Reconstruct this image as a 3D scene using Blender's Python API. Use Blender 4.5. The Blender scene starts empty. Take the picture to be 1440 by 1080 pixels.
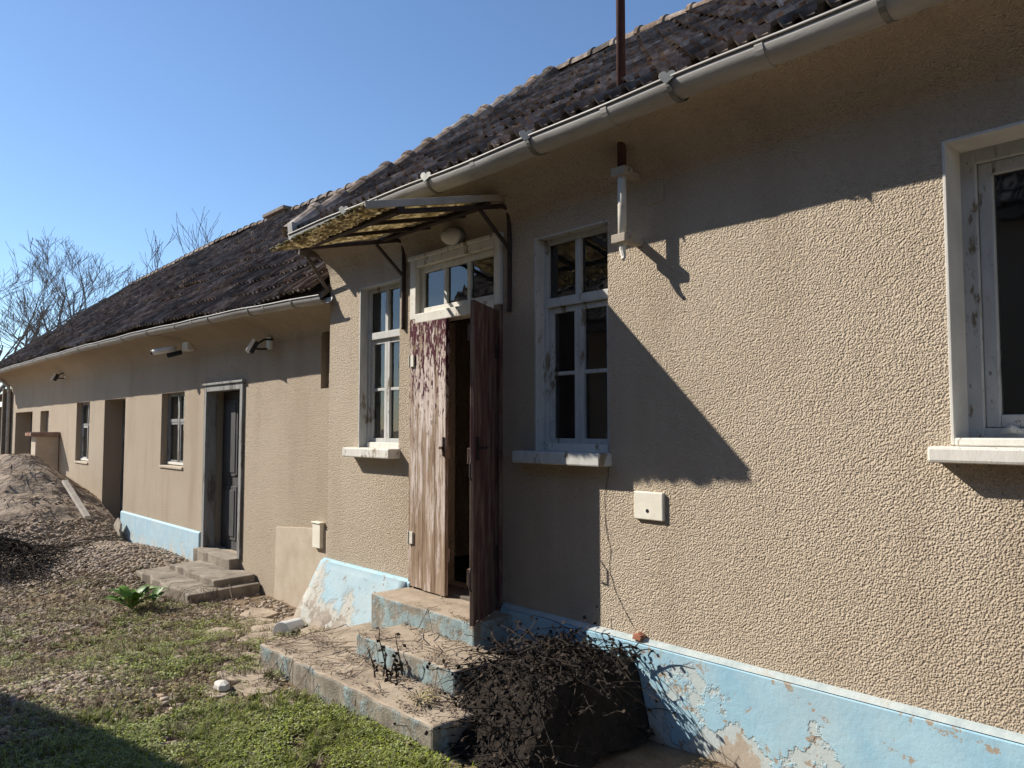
import bpy, math, random
import numpy as np
from mathutils import Vector, Matrix, noise
random.seed(7); rng = np.random.default_rng(7)
R = math.radians
scn = bpy.context.scene
C = scn.collection

# ------------------------------------------------------------ camera
YAW, PITCH, FPX = R(41.9), R(3.28), 1081.0
fh = Vector((-math.cos(YAW), math.sin(YAW), 0)); rt = Vector((math.sin(YAW), math.cos(YAW), 0))
FW = fh*math.cos(PITCH) + Vector((0, 0, math.sin(PITCH))); UP = rt.cross(FW)
CAM = Vector((0, -3.46, 1.65))
cd = bpy.data.cameras.new('camera'); cam = bpy.data.objects.new('camera', cd); C.objects.link(cam)
m = Matrix((rt, UP, -FW)).transposed().to_4x4(); m.translation = CAM
cam.matrix_world = m
cd.sensor_width = 36; cd.lens = FPX/1440*36; cd.clip_end = 2000; cd.clip_start = .05
scn.camera = cam
def proj(p):
    v = Vector(p)-CAM; k = v.dot(FW)
    if k < .1: return None
    return 720+FPX*v.dot(rt)/k, 540-FPX*v.dot(UP)/k, k
# ------------------------------------------------------------ world, sun, exposure
SUN = Vector((-1.79, -1.16, 1.54)).normalized()
w = bpy.data.worlds.new('World'); scn.world = w; w.use_nodes = True
nt = w.node_tree; bg = nt.nodes['Background']
sky = nt.nodes.new('ShaderNodeTexSky'); sky.sky_type = 'NISHITA'; sky.sun_disc = False
sky.sun_elevation = math.asin(SUN.z); sky.sun_rotation = math.atan2(SUN.x, SUN.y)
sky.air_density = 1.0; sky.dust_density = .15; sky.ozone_density = 5; sky.altitude = 100
nt.links.new(sky.outputs[0], bg.inputs[0]); bg.inputs[1].default_value = .107
sd = bpy.data.lights.new('sun', 'SUN'); sd.energy = 5.0; sd.angle = R(.5); sd.color = (1, .93, .82)
so = bpy.data.objects.new('sun', sd); C.objects.link(so)
so.rotation_euler = SUN.to_track_quat('Z', 'Y').to_euler(); so.location = (-10, -10, 20)
vs = scn.view_settings; vs.view_transform = 'Standard'; vs.look = 'None'; vs.gamma = 1; vs.exposure = .62
vs.use_curve_mapping = False

# ------------------------------------------------------------ materials
def mat(name, rough=.9):
    m = bpy.data.materials.new(name); m.use_nodes = True
    n = m.node_tree.nodes; b = n['Principled BSDF']; b.inputs['Roughness'].default_value = rough
    b.inputs['Specular IOR Level'].default_value = .25
    return m, m.node_tree, b
def nd(t, kind, **kw):
    n = t.nodes.new(kind)
    for k, v in kw.items():
        if k in n.inputs: n.inputs[k].default_value = v
        else: setattr(n, k, v)
    return n
def coords(t, scale=(1, 1, 1), obj=False):
    if obj: c = nd(t, 'ShaderNodeTexCoord').outputs['Object']
    else: c = nd(t, 'ShaderNodeNewGeometry').outputs['Position']
    mp = nd(t, 'ShaderNodeMapping'); mp.inputs['Scale'].default_value = scale
    t.links.new(c, mp.inputs[0]); return mp.outputs[0]
def noi(t, co, scale, detail=4, rough=.6):
    n = nd(t, 'ShaderNodeTexNoise', Scale=scale, Detail=detail, Roughness=rough)
    t.links.new(co, n.inputs['Vector']); return n.outputs['Fac']
def ramp(t, fac, stops):
    r = nd(t, 'ShaderNodeValToRGB'); e = r.color_ramp.elements
    while len(e) < len(stops): e.new(.5)
    for el, (p, c) in zip(e, stops):
        el.position = p; el.color = (*c, 1) if len(c) == 3 else c
    t.links.new(fac, r.inputs[0]); return r.outputs[0]
def mix(t, fac, a, b, mode='MIX'):
    n = nd(t, 'ShaderNodeMix', data_type='RGBA', blend_type=mode)
    for s, v in ((0, fac), (6, a), (7, b)):
        if hasattr(v, 'is_output'): t.links.new(v, n.inputs[s])
        else: n.inputs[s].default_value = v if s == 0 else (*v, 1)
    return n.outputs[2]
def math_(t, op, a, b):
    n = nd(t, 'ShaderNodeMath', operation=op)
    for s, v in ((0, a), (1, b)):
        if hasattr(v, 'is_output'): t.links.new(v, n.inputs[s])
        else: n.inputs[s].default_value = v
    return n.outputs[0]
def bump(t, b, h, dist, strength=1):
    n = nd(t, 'ShaderNodeBump', Strength=strength, Distance=dist)
    t.links.new(h, n.inputs['Height']); t.links.new(n.outputs[0], b.inputs['Normal'])
def sepz(t, co):
    s = nd(t, 'ShaderNodeSeparateXYZ'); t.links.new(co, s.inputs[0]); return s.outputs

M = {}
def simple(name, stops, scale=8, rough=.9, bd=.002, bscale=40, stretch=(1, 1, 1), obj=False, island=0, metal=0, detail=6):
    m, t, b = mat(name, rough); co = coords(t, stretch, obj)
    col = ramp(t, noi(t, co, scale, detail), stops)
    if island:
        g = nd(t, 'ShaderNodeNewGeometry').outputs['Random Per Island']
        o = nd(t, 'ShaderNodeObjectInfo').outputs['Random']
        f = math_(t, 'FRACT', math_(t, 'ADD', g, o), 0)
        hs = nd(t, 'ShaderNodeHueSaturation'); t.links.new(col, hs.inputs['Color'])
        t.links.new(math_(t, 'ADD', math_(t, 'MULTIPLY', f, island*2), 1-island), hs.inputs['Value'])
        f2 = math_(t, 'FRACT', math_(t, 'MULTIPLY', f, 7.31), 0)
        t.links.new(math_(t, 'ADD', math_(t, 'MULTIPLY', f2, .5), .65), hs.inputs['Saturation'])
        col = hs.outputs[0]
    t.links.new(col, b.inputs['Base Color']); b.inputs['Metallic'].default_value = metal
    if bd: bump(t, b, noi(t, co, bscale, 5), bd)
    M[name] = m; return m
def peel(name, paint, bare, scale=5, edge=.5, soft=.03, stretch=(1, 1, 1), zgrad=0, z0=0, rough=.75, bd=.0015, chips=0.35, obj=False, coat=None):
    m, t, b = mat(name, rough); co = coords(t, stretch, obj)
    n1 = noi(t, co, scale, 8, .68); fac = n1
    if zgrad:
        z = sepz(t, coords(t, (1, 1, 1), obj))[2]
        fac = math_(t, 'ADD', n1, math_(t, 'MULTIPLY', math_(t, 'SUBTRACT', z, z0), zgrad))
    msk = ramp(t, fac, [(edge-soft, (0, 0, 0)), (edge+soft, (1, 1, 1))])
    pc = ramp(t, noi(t, co, scale*2.3, 6), [(.3, paint[0]), (.7, paint[1])])
    bc = ramp(t, noi(t, co, scale*1.7, 7, .7), [(.32, bare[0]), (.68, bare[1])])
    if coat:
        cm_ = ramp(t, math_(t, 'ADD', fac, math_(t, 'MULTIPLY', noi(t, co, scale*5, 6), .12)), [(edge-.03, (0, 0, 0)), (edge-.01, (1, 1, 1))]); bc = mix(t, cm_, bc, coat)
        pc = mix(t, math_(t, 'MULTIPLY', ramp(t, noi(t, co, scale*.8, 7, .7), [(.45, (0, 0, 0)), (.75, (1, 1, 1))]), .55), pc, coat)
    col = mix(t, msk, bc, pc)
    if chips:
        c2 = ramp(t, noi(t, co, scale*6, 5, .7), [(.0, (0, 0, 0)), (chips-.02, (0, 0, 0)), (chips, (1, 1, 1))])
        col = mix(t, c2, bare[0], col)
    t.links.new(col, b.inputs['Base Color'])
    h = math_(t, 'ADD', msk, math_(t, 'MULTIPLY', noi(t, co, scale*12, 5), .7))
    bump(t, b, h, bd)
    M[name] = m; return m

def stucco(name, c0, c1, sc=62, dist=.011):
    m, t, b = mat(name, .95); co = coords(t)
    big = noi(t, co, .9, 5); fine = noi(t, co, sc, 3, .55)
    col = ramp(t, big, [(.3, c0), (.7, c1)])
    col = mix(t, math_(t, 'MULTIPLY', noi(t, co, sc*1.3, 2), .35), col, tuple(x*.62 for x in c0))
    st = ramp(t, noi(t, coords(t, (2.2, 2.2, .35)), 1.3, 5), [(.5, (1, 1, 1)), (.78, (.84, .82, .8))])
    col = mix(t, 1.0, col, st, 'MULTIPLY')
    v = nd(t, 'ShaderNodeTexVoronoi', Scale=sc*.9, feature='SMOOTH_F1'); t.links.new(co, v.inputs['Vector'])
    pit = ramp(t, noi(t, co, sc*.38, 3), [(.28, (0, 0, 0)), (.4, (1, 1, 1))])
    h = math_(t, 'ADD', math_(t, 'SUBTRACT', math_(t, 'MULTIPLY', fine, .55), math_(t, 'MULTIPLY', v.outputs['Distance'], .95)), math_(t, 'MULTIPLY', pit, .7))
    t.links.new(col, b.inputs['Base Color']); bump(t, b, h, dist); M[name] = m
stucco('stucco', (.46, .378, .283), (.55, .46, .355), 145, .0125)
stucco('stucco_wing', (.43, .35, .262), (.50, .417, .32), 140, .012)
simple('plaster', [(.3, (.40, .33, .25)), (.7, (.50, .43, .34))], 5, .95, .002, 60)
simple('reveal_paint', [(.3, (.50, .48, .44)), (.7, (.62, .60, .55))], 6, .8, .001, 30)
simple('concrete', [(.25, (.2, .155, .11)), (.5, (.34, .275, .205)), (.8, (.45, .375, .29))], 5, .95, .005, 25)
simple('ledge', [(.3, (.30, .36, .37)), (.55, (.42, .47, .47)), (.8, (.36, .32, .26))], 9, .9, .003, 40)
simple('concrete_grey', [(.25, (.12, .10, .08)), (.5, (.24, .205, .165)), (.8, (.37, .32, .26))], 5, .95, .008, 22)
peel('blue_plinth', [(.25, .44, .56), (.34, .53, .63)], [(.33, .28, .22), (.46, .40, .33)], 1.9, .46, .012, zgrad=.55, z0=.22, chips=.39, bd=.004, coat=(.44, .50, .50))
peel('blue_plinth_wing', [(.30, .45, .55), (.40, .54, .61)], [(.36, .31, .25), (.48, .42, .35)], 4, .42, .05, zgrad=.5, z0=.08, chips=.34, bd=.003, coat=(.45, .5, .5))
peel('blue_apron', [(.24, .36, .42), (.32, .43, .48)], [(.17, .14, .11), (.35, .30, .24)], 2.2, .5, .025, zgrad=.55, z0=.26, chips=.38, bd=.005, coat=(.37, .365, .33))
peel('blue_riser', [(.19, .26, .275), (.30, .38, .39)], [(.17, .15, .12), (.30, .27, .22)], 7, .50, .06, chips=.38, bd=.004)
peel('riser_worn', [(.19, .26, .275), (.30, .38, .39)], [(.15, .13, .105), (.33, .295, .245)], 7, .57, .07, chips=.4, bd=.006)
peel('white_frame', [(.56, .54, .49), (.68, .66, .60)], [(.20, .15, .10), (.36, .30, .22)], 9, .395, .02, (1, 1, .35), chips=.355, bd=.0015)
peel('grey_frame', [(.42, .42, .40), (.52, .52, .50)], [(.16, .12, .08), (.30, .25, .18)], 9, .395, .02, (1, 1, .35), chips=.355, bd=.0015)
peel('old_grey_wood', [(.20, .20, .195), (.28, .28, .27)], [(.08, .07, .06), (.17, .15, .13)], 9, .45, .04, (1, 1, .2), chips=.33, bd=.001)
m, t, b = mat('door_paint', 1); b.inputs['Specular IOR Level'].default_value = .03; co = coords(t, (3, 3, .28)); z = sepz(t, coords(t))[2]
wood = ramp(t, noi(t, co, 9, 8, .7), [(.3, (.14, .095, .066)), (.5, (.26, .19, .135)), (.7, (.38, .30, .23))])
prim = ramp(t, noi(t, co, 14, 6), [(.3, (.44, .36, .325)), (.7, (.62, .55, .51))])
pm = ramp(t, math_(t, 'ADD', noi(t, co, 6.5, 9, .72), math_(t, 'MULTIPLY', math_(t, 'SUBTRACT', z, 1.6), .05)), [(.46, (0, 0, 0)), (.56, (1, 1, 1))])
c = mix(t, pm, wood, prim)
um = ramp(t, math_(t, 'ADD', noi(t, coords(t, (2.4, 2.4, .7)), 19, 8, .7), math_(t, 'MULTIPLY', math_(t, 'SUBTRACT', z, 1.75), .19)), [(.575, (0, 0, 0)), (.60, (1, 1, 1))])
c = mix(t, um, c, (.085, .032, .045))
t.links.new(c, b.inputs['Base Color']); bump(t, b, math_(t, 'ADD', math_(t, 'MULTIPLY', um, .8), noi(t, co, 40, 4)), .0025); M['door_paint'] = m
peel('door_shade', [(.085, .035, .035), (.13, .06, .055)], [(.14, .085, .055), (.24, .17, .13)], 7, .5, .05, (3.2, 3.2, .35), chips=.3, bd=.002)  # darker copy of the door paint, shade of the turned leaf put into colour
peel('dark_door', [(.05, .05, .052), (.075, .074, .074)], [(.03, .028, .026), (.05, .047, .043)], 5, .42, .05, (1, 1, .3), chips=.25, bd=.001)
simple('tile', [(.25, (.078, .056, .043)), (.45, (.15, .112, .086)), (.6, (.245, .19, .148)), (.74, (.42, .37, .305))], 9, .85, .003, 45, island=.45)
simple('zinc', [(.25, (.27, .25, .225)), (.5, (.37, .355, .33)), (.75, (.45, .435, .41))], 4, .5, .002, 9, (.6, 3, 3))
simple('zinc_dark', [(.3, (.14, .14, .13)), (.7, (.25, .25, .23))], 8, .5, .001, 30, metal=.6)
simple('rust', [(.3, (.05, .022, .018)), (.7, (.10, .045, .035))], 12, .8, .001, 50)
simple('iron', [(.3, (.025, .018, .016)), (.7, (.06, .04, .035))], 14, .75, .001, 60)
simple('pipe_white', [(.25, (.30, .27, .22)), (.45, (.58, .55, .48)), (.8, (.68, .65, .58))], 12, .7, .001, 50)
simple('timber', [(.3, (.10, .085, .07)), (.7, (.20, .17, .14))], 6, .9, .002, 40, (1, 1, 1))
simple('old_plank', [(.3, (.28, .25, .21)), (.7, (.45, .41, .36))], 6, .9, .002, 40)
simple('white_metal', [(.3, (.60, .60, .58)), (.7, (.72, .72, .70))], 10, .5, 0)
simple('white_enamel', [(.25, (.62, .58, .48)), (.7, (.74, .71, .62))], 14, .6, .0005, 40)
simple('black_plastic', [(.3, (.012, .012, .012)), (.7, (.03, .03, .03))], 10, .5, 0)
simple('tar', [(.3, (.0012, .0012, .0012)), (.7, (.0025, .0023, .002))], 8, 1, .004, 30)
simple('brick', [(.3, (.22, .11, .075)), (.7, (.36, .2, .14))], 8, .95, .003, 40, island=.2)
simple('old_brick', [(.3, (.12, .095, .08)), (.7, (.24, .2, .17))], 12, .95, .005, 30)
simple('mortar', [(.3, (.30, .26, .21)), (.7, (.42, .37, .31))], 10, .95, .004, 30)
simple('terracotta', [(.3, (.30, .12, .07)), (.7, (.42, .19, .12))], 12, .9, .002, 40)
simple('sand', [(.25, (.19, .145, .105)), (.5, (.33, .26, .195)), (.75, (.43, .35, .27))], 3.5, 1, .04, 9)
simple('pebble', [(.3, (.25, .19, .135)), (.7, (.40, .32, .24))], 20, .85, .001, 60, island=.4)
simple('leaf', [(.3, (.13, .165, .02)), (.7, (.24, .27, .045))], 30, .55, 0, island=.45)
simple('moss_leaf', [(.3, (.19, .165, .06)), (.7, (.32, .28, .12))], 30, .7, 0, island=.4)
simple('weed_leaf', [(.3, (.08, .18, .025)), (.7, (.15, .28, .05))], 20, .5, 0, island=.3)
simple('twig', [(.3, (.13, .09, .06)), (.7, (.32, .25, .18))], 20, .95, 0, island=.5)
simple('shade_core_dark', [(.3, (.012, .009, .007)), (.7, (.03, .023, .018))], 14, 1, .02, 30)  # near-black filler that stands in for shade inside the vine heap
simple('twig_dark', [(.3, (.02, .015, .012)), (.7, (.055, .04, .03))], 20, .95, 0, island=.4)
simple('bark', [(.3, (.13, .11, .095)), (.7, (.23, .2, .175))], 6, .95, 0)
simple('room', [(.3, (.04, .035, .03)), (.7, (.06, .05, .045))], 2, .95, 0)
simple('boards', [(.3, (.16, .12, .09)), (.7, (.26, .2, .15))], 3, .95, .003, 20, (6, 6, .5))
# soil
M['tar'].node_tree.nodes['Principled BSDF'].inputs['Specular IOR Level'].default_value = .0
M['tile'].node_tree.nodes['Principled BSDF'].inputs['Specular IOR Level'].default_value = .08
m, t, b = mat('soil', 1); co = coords(t)
c = ramp(t, noi(t, co, 7, 9, .7), [(.25, (.11, .076, .048)), (.5, (.215, .155, .10)), (.72, (.31, .235, .165))])
g = ramp(t, noi(t, co, 1.6, 6, .65), [(.5, (0, 0, 0)), (.64, (1, 1, 1))])
c = mix(t, math_(t, 'MULTIPLY', g, .3), c, (.12, .115, .04))
t.links.new(c, b.inputs['Base Color']); bump(t, b, noi(t, co, 22, 8, .7), .03); M['soil'] = m
# glass: thin pane, part mirror part clear
m, t, b = mat('glass', 0); t.nodes.remove(b)
fr = nd(t, 'ShaderNodeFresnel', IOR=1.55); gl = nd(t, 'ShaderNodeBsdfGlossy', Roughness=.015); tr = nd(t, 'ShaderNodeBsdfTransparent')
tr.inputs[0].default_value = (.72, .76, .76, 1)
du = nd(t, 'ShaderNodeBsdfDiffuse'); du.inputs[0].default_value = (.3, .3, .28, 1)
co = coords(t)
bn = nd(t, 'ShaderNodeBump', Strength=.25, Distance=.004); t.links.new(noi(t, co, 5, 2), bn.inputs['Height']); t.links.new(bn.outputs[0], gl.inputs['Normal'])
m1 = nd(t, 'ShaderNodeMixShader'); m2 = nd(t, 'ShaderNodeMixShader')
t.links.new(math_(t, 'ADD', fr.outputs[0], .05), m1.inputs[0]); t.links.new(tr.outputs[0], m1.inputs[1]); t.links.new(gl.outputs[0], m1.inputs[2])
t.links.new(math_(t, 'MULTIPLY', noi(t, co, 6, 6), .07), m2.inputs[0]); t.links.new(m1.outputs[0], m2.inputs[1]); t.links.new(du.outputs[0], m2.inputs[2])
t.links.new(m2.outputs[0], t.nodes['Material Output'].inputs[0]); M['glass'] = m
# translucent mossy sheet and lace curtain
def translucent(name, stops, sc, f, bd):
    m, t, b = mat(name, .9); co = coords(t)
    col = ramp(t, noi(t, co, sc, 8, .72), stops); t.links.new(col, b.inputs['Base Color'])
    tl = nd(t, 'ShaderNodeBsdfTranslucent'); t.links.new(col, tl.inputs[0]); mx = nd(t, 'ShaderNodeMixShader', Fac=f)
    t.links.new(b.outputs[0], mx.inputs[1]); t.links.new(tl.outputs[0], mx.inputs[2]); t.links.new(mx.outputs[0], t.nodes['Material Output'].inputs[0])
    if bd: bump(t, b, noi(t, co, sc*2, 6), bd)
    M[name] = m
translucent('mossy_sheet', [(.3, (.09, .07, .04)), (.46, (.34, .28, .17)), (.58, (.58, .51, .36)), (.75, (.78, .75, .62))], 16, .6, .006)
translucent('bare_sheet', [(.3, (.66, .62, .5)), (.7, (.8, .78, .7))], 10, .5, 0)
translucent('curtain', [(.35, (.42, .42, .42)), (.65, (.66, .66, .65))], 30, .4, 0)

# ------------------------------------------------------------ mesh helpers
class MB:
    def __init__(s): s.v = []; s.f = []; s.mi = []
    def add(s, vs_, fs, mi=0):
        o = len(s.v); s.v += [tuple(p) for p in vs_]; s.f += [[i+o for i in f] for f in fs]; s.mi += [mi]*len(fs); return s
    def box(s, x0, y0, z0, x1, y1, z1, M_=None, mi=0):
        p = [Vector((x, y, z)) for z in (z0, z1) for y in (y0, y1) for x in (x0, x1)]
        if M_ is not None: p = [M_ @ q for q in p]
        return s.add(p, [(0, 2, 3, 1), (4, 5, 7, 6), (0, 1, 5, 4), (2, 6, 7, 3), (0, 4, 6, 2), (1, 3, 7, 5)], mi)
    def bar(s, a, b, wd, th, up=(0, 0, 1)):
        a, b = Vector(a), Vector(b); d = (b-a).normalized(); n = d.cross(Vector(up))
        if n.length < 1e-4: n = d.cross(Vector((0, 1, 0)))
        n.normalize(); u = n.cross(d)
        p = [q+n*i*wd/2+u*j*th/2 for q in (a, b) for j in (-1, 1) for i in (-1, 1)]
        return s.add(p, [(0, 2, 3, 1), (4, 5, 7, 6), (0, 1, 5, 4), (2, 6, 7, 3), (0, 4, 6, 2), (1, 3, 7, 5)])
    def tube(s, pts, r, n=8, cap=True):
        pts = [Vector(p) for p in pts]; rs = r if isinstance(r, (list, tuple)) else [r]*len(pts)
        vs_ = []; ref = None
        for i, p in enumerate(pts):
            d = (pts[min(i+1, len(pts)-1)]-pts[max(i-1, 0)]).normalized()
            if ref is None: ref = d.orthogonal().normalized()
            ref = (ref-d*ref.dot(d)).normalized(); b2 = d.cross(ref)
            vs_ += [p+(ref*math.cos(2*math.pi*k/n)+b2*math.sin(2*math.pi*k/n))*rs[i] for k in range(n)]
        fs = [(i*n+k, i*n+(k+1) % n, (i+1)*n+(k+1) % n, (i+1)*n+k) for i in range(len(pts)-1) for k in range(n)]
        if cap: fs += [tuple(range(n))[::-1], tuple(range((len(pts)-1)*n, len(pts)*n))]
        return s.add(vs_, fs)
    def prism(s, poly, y0, y1, fn=None, mi=0):     # poly in (a,b), extruded along third axis; fn maps (a,b,c) to xyz
        fn = fn or (lambda a, b, c: (a, c, b)); n = len(poly)
        return s.add([fn(a, b, y0) for a, b in poly]+[fn(a, b, y1) for a, b in poly],
                     [tuple(range(n)), tuple(range(n, 2*n))[::-1]]+[(i, i+n, (i+1) % n+n, (i+1) % n) for i in range(n)], mi)
    def build(s, name, mt, parent=None, bevel=0, smooth=False, recalc=True):
        me = bpy.data.meshes.new(name); me.from_pydata(s.v, [], s.f)
        for x in (mt if isinstance(mt, (list, tuple)) else [mt]): me.materials.append(M[x])
        if any(s.mi): me.polygons.foreach_set('material_index', s.mi)
        if recalc:
            import bmesh
            bm = bmesh.new(); bm.from_mesh(me); bmesh.ops.recalc_face_normals(bm, faces=bm.faces); bm.to_mesh(me); bm.free()
        if smooth: me.polygons.foreach_set('use_smooth', [True]*len(me.polygons))
        me.update(); return link(name, me, parent, bevel)
def link(name, me, parent=None, bevel=0):
    o = bpy.data.objects.new(name, me); C.objects.link(o)
    if parent: o.parent = parent
    if bevel:
        b = o.modifiers.new('bevel', 'BEVEL'); b.width = bevel; b.segments = 2; b.limit_method = 'ANGLE'
    return o
def empty(name, label, cat, loc=(0, 0, 0), group=None):
    o = bpy.data.objects.new(name, None); C.objects.link(o); o.location = loc; o.empty_display_size = .2
    return tag(o, label, cat, group)
def tag(o, label=None, cat=None, group=None, kind=None):
    for k, v in (('label', label), ('category', cat), ('group', group), ('kind', kind)):
        if v: o[k] = v
    return o
def soup(name, V, F, mt, parent=None, smooth=False):       # numpy mesh of equal-sized faces
    me = bpy.data.meshes.new(name); n = len(F); k = F.shape[1]
    me.vertices.add(len(V)); me.vertices.foreach_set('co', V.astype(np.float32).ravel())
    me.loops.add(n*k); me.loops.foreach_set('vertex_index', F.astype(np.int32).ravel())
    me.polygons.add(n); me.polygons.foreach_set('loop_start', np.arange(0, n*k, k, dtype=np.int32))
    me.polygons.foreach_set('use_smooth', [smooth]*n)
    me.materials.append(M[mt]); me.update(calc_edges=True); me.validate(); return link(name, me, parent)
def scatter(name, V, F, mats, locs, mt, parent=None, smooth=False):
    V = np.asarray(V, float); F = np.asarray(F); N = len(locs)
    A = np.einsum('nij,vj->nvi', mats, V)+np.asarray(locs)[:, None, :]
    FF = (F[None]+(np.arange(N)*len(V))[:, None, None]).reshape(-1, F.shape[1])
    return soup(name, A.reshape(-1, 3), FF, mt, parent, smooth)
def rotz(a):
    c, s = np.cos(a), np.sin(a); z = np.zeros_like(a); o = np.ones_like(a)
    return np.stack([np.stack([c, -s, z], -1), np.stack([s, c, z], -1), np.stack([z, z, o], -1)], -2)
def wall(mb, x0, x1, z0, z1, yf, yb, holes):
    xs = sorted({x0, x1, *[h[0] for h in holes], *[h[1] for h in holes]}); zs = sorted({z0, z1, *[h[2] for h in holes], *[h[3] for h in holes]})
    xs = [x for x in xs if x0 <= x <= x1]; zs = [z for z in zs if z0 <= z <= z1]
    hole = lambda a, b: any(h[0] < a < h[1] and h[2] < b < h[3] for h in holes)
    solid = lambda i, j: 0 <= i < len(xs)-1 and 0 <= j < len(zs)-1 and not hole((xs[i]+xs[i+1])/2, (zs[j]+zs[j+1])/2)
    for i in range(len(xs)-1):
        for j in range(len(zs)-1):
            if not solid(i, j): continue
            a, b2, c2, d2 = xs[i], xs[i+1], zs[j], zs[j+1]
            mb.add([(a, yf, c2), (b2, yf, c2), (b2, yf, d2), (a, yf, d2)], [(0, 1, 2, 3)])
            mb.add([(a, yb, c2), (b2, yb, c2), (b2, yb, d2), (a, yb, d2)], [(3, 2, 1, 0)])
            if not solid(i-1, j): mb.add([(a, yf, c2), (a, yf, d2), (a, yb, d2), (a, yb, c2)], [(0, 1, 2, 3)])
            if not solid(i+1, j): mb.add([(b2, yf, c2), (b2, yb, c2), (b2, yb, d2), (b2, yf, d2)], [(0, 1, 2, 3)])
            if not solid(i, j-1): mb.add([(a, yf, c2), (a, yb, c2), (b2, yb, c2), (b2, yf, c2)], [(0, 1, 2, 3)])
            if not solid(i, j+1): mb.add([(a, yf, d2), (b2, yf, d2), (b2, yb, d2), (a, yb, d2)], [(0, 1, 2, 3)])
def fbm(x, y, s=1.0, o=4):
    return noise.fractal(Vector((x*s, y*s, 3.7)), 1.0, 2.0, o, noise_basis='PERLIN_ORIGINAL')
def sst(a, b, x):
    t = min(1, max(0, (x-a)/(b-a))); return t*t*(3-2*t)
def ground_z(x, y):
    z = -.2*sst(-5.6, -7.6, x) + .035*fbm(x, y, .7)
    z += .26*math.exp(-(((x+11.6)/1.3)**2+((y+.45)/.75)**2))        # low gravel heap
    return z - .02

# ============================================================ SETTING: ground
xs = sorted(set(list(np.arange(-26, 3.01, .12))+[-600, -300, -150, -80, -50, -36, -30, 6, 12, 30, 80, 200, 600]))
ys = sorted(set(list(np.arange(-6, .61, .12))+[-600, -300, -120, -60, -30, -15, -9, 1.5, 4, 8, 14, 25, 50, 120, 300, 600]))
V = np.array([(x, y, ground_z(x, y) if (-27 < x < 4 and -7 < y < 1) else (-.2 if x < -7 else 0)-.03) for y in ys for x in xs])
nx = len(xs); F = np.array([(j*nx+i, j*nx+i+1, (j+1)*nx+i+1, (j+1)*nx+i) for j in range(len(ys)-1) for i in range(nx-1)])
yard = tag(soup('yard_ground', V, F, 'soil', smooth=True), kind='structure')

# ============================================================ MAIN HOUSE
WZ = 3.2
house = empty('house', 'beige roughcast old house with blue plinth, open peeling door and zinc gutter', 'house', (-2, 0, 0))
house.location = (0, 0, 0)
W1 = (-1.15, .05, 1.58, 2.85); W2 = (-3.63, -3.0, 1.5, 2.9); W3 = (-5.84, -5.22, 1.48, 2.87); DR = (-5.0, -3.97, .42, 2.94)
mb = MB(); wall(mb, -6.37, 4, -.3, WZ, 0, .4, [W1, W2, W3, DR]); mb.build('wall', 'stucco', house, recalc=False)
mb = MB(); mb.box(-6.36, .4, -.3, -6.0, 6, 3.3); mb.box(3.6, .4, -.3, 4, 6, 3.3); mb.box(-6.36, 6.001, -.3, 4, 6.4, 3.2)
mb.prism([(.02, 3.3), (6, 3.3), (3.0, 5.82)], -6.34, -6.1, lambda a, b, c: (c, a, b)); mb.build('gable_wall', 'stucco', house)
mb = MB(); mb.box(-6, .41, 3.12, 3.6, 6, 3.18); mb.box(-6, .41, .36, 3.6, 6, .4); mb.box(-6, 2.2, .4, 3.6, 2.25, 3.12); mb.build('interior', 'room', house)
# cove under the eaves
def cove(name, xa, xb, yw, z0, ye, ze, mt, parent, n=8):
    mb = MB(); pr_ = []
    for i in range(n+1):
        a = i/n*math.pi/2
        pr_.append((yw-(yw-ye)*(1-math.cos(a)), z0+(ze-z0)*math.sin(a)))
    pr_ += [(ye, ze+.05), (yw+.1, ze+.05), (yw+.1, z0)]
    mb.prism(pr_, xa, xb, lambda a, b, c: (c, a, b)); return mb.build(name, mt, parent)
cove('eave_cove', -6.37, 4, -.002, 2.98, -.33, 3.30, 'stucco', house)
# plinth
mb = MB(); mb.prism([(.01, -.3), (-.045, -.3), (-.045, .452), (-.012, .475), (.01, .475)], -6.40, -5.0, lambda a, b, c: (c, a, b))
mb.prism([(.01, -.3), (-.045, -.3), (-.045, .452), (-.012, .475), (.01, .475)], -3.92, 4, lambda a, b, c: (c, a, b)); mb.build('plinth', 'blue_plinth', house)
mb = MB(); mb.prism([(-.002, .47), (-.03, .472), (-.042, .462), (-.02, .478), (-.002, .484)], -3.92, 4, lambda a, b, c: (c, a, b)); mb.build('plinth_ledge', 'ledge', house)
# crack ribbon
pts = [(858, 640), (856, 668), (851, 700), (853, 745), (859, 770), (857, 800), (866, 830), (876, 853), (888, 875), (895, 886)]
def wallpt(px, py, Y=0):
    v = FW+rt*((px-720)/FPX)+UP*((540-py)/FPX); return CAM+v*((Y-CAM.y)/v.y)
mb = MB(); cr = [wallpt(*q) for q in pts]; fine = []
for a, b_ in zip(cr, cr[1:]):
    for k in range(4): q = a.lerp(b_, k/4); fine.append(q+Vector((random.uniform(-.004, .004), 0, 0)))
vs_ = []
for q in fine:
    wd = random.uniform(.0010, .0028); vs_ += [(q.x-wd, -.003, q.z), (q.x+wd, -.003, q.z)]
mb.add(vs_, [(2*i, 2*i+1, 2*i+3, 2*i+2) for i in range(len(fine)-1)]); mb.build('crack', 'twig_dark', house)
# blocked vent outline
mb = MB(); mb.box(-2.70, -.012, 2.92, -2.58, .01, 3.05); mb.build('blocked_vent', 'stucco', house, .004)

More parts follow.
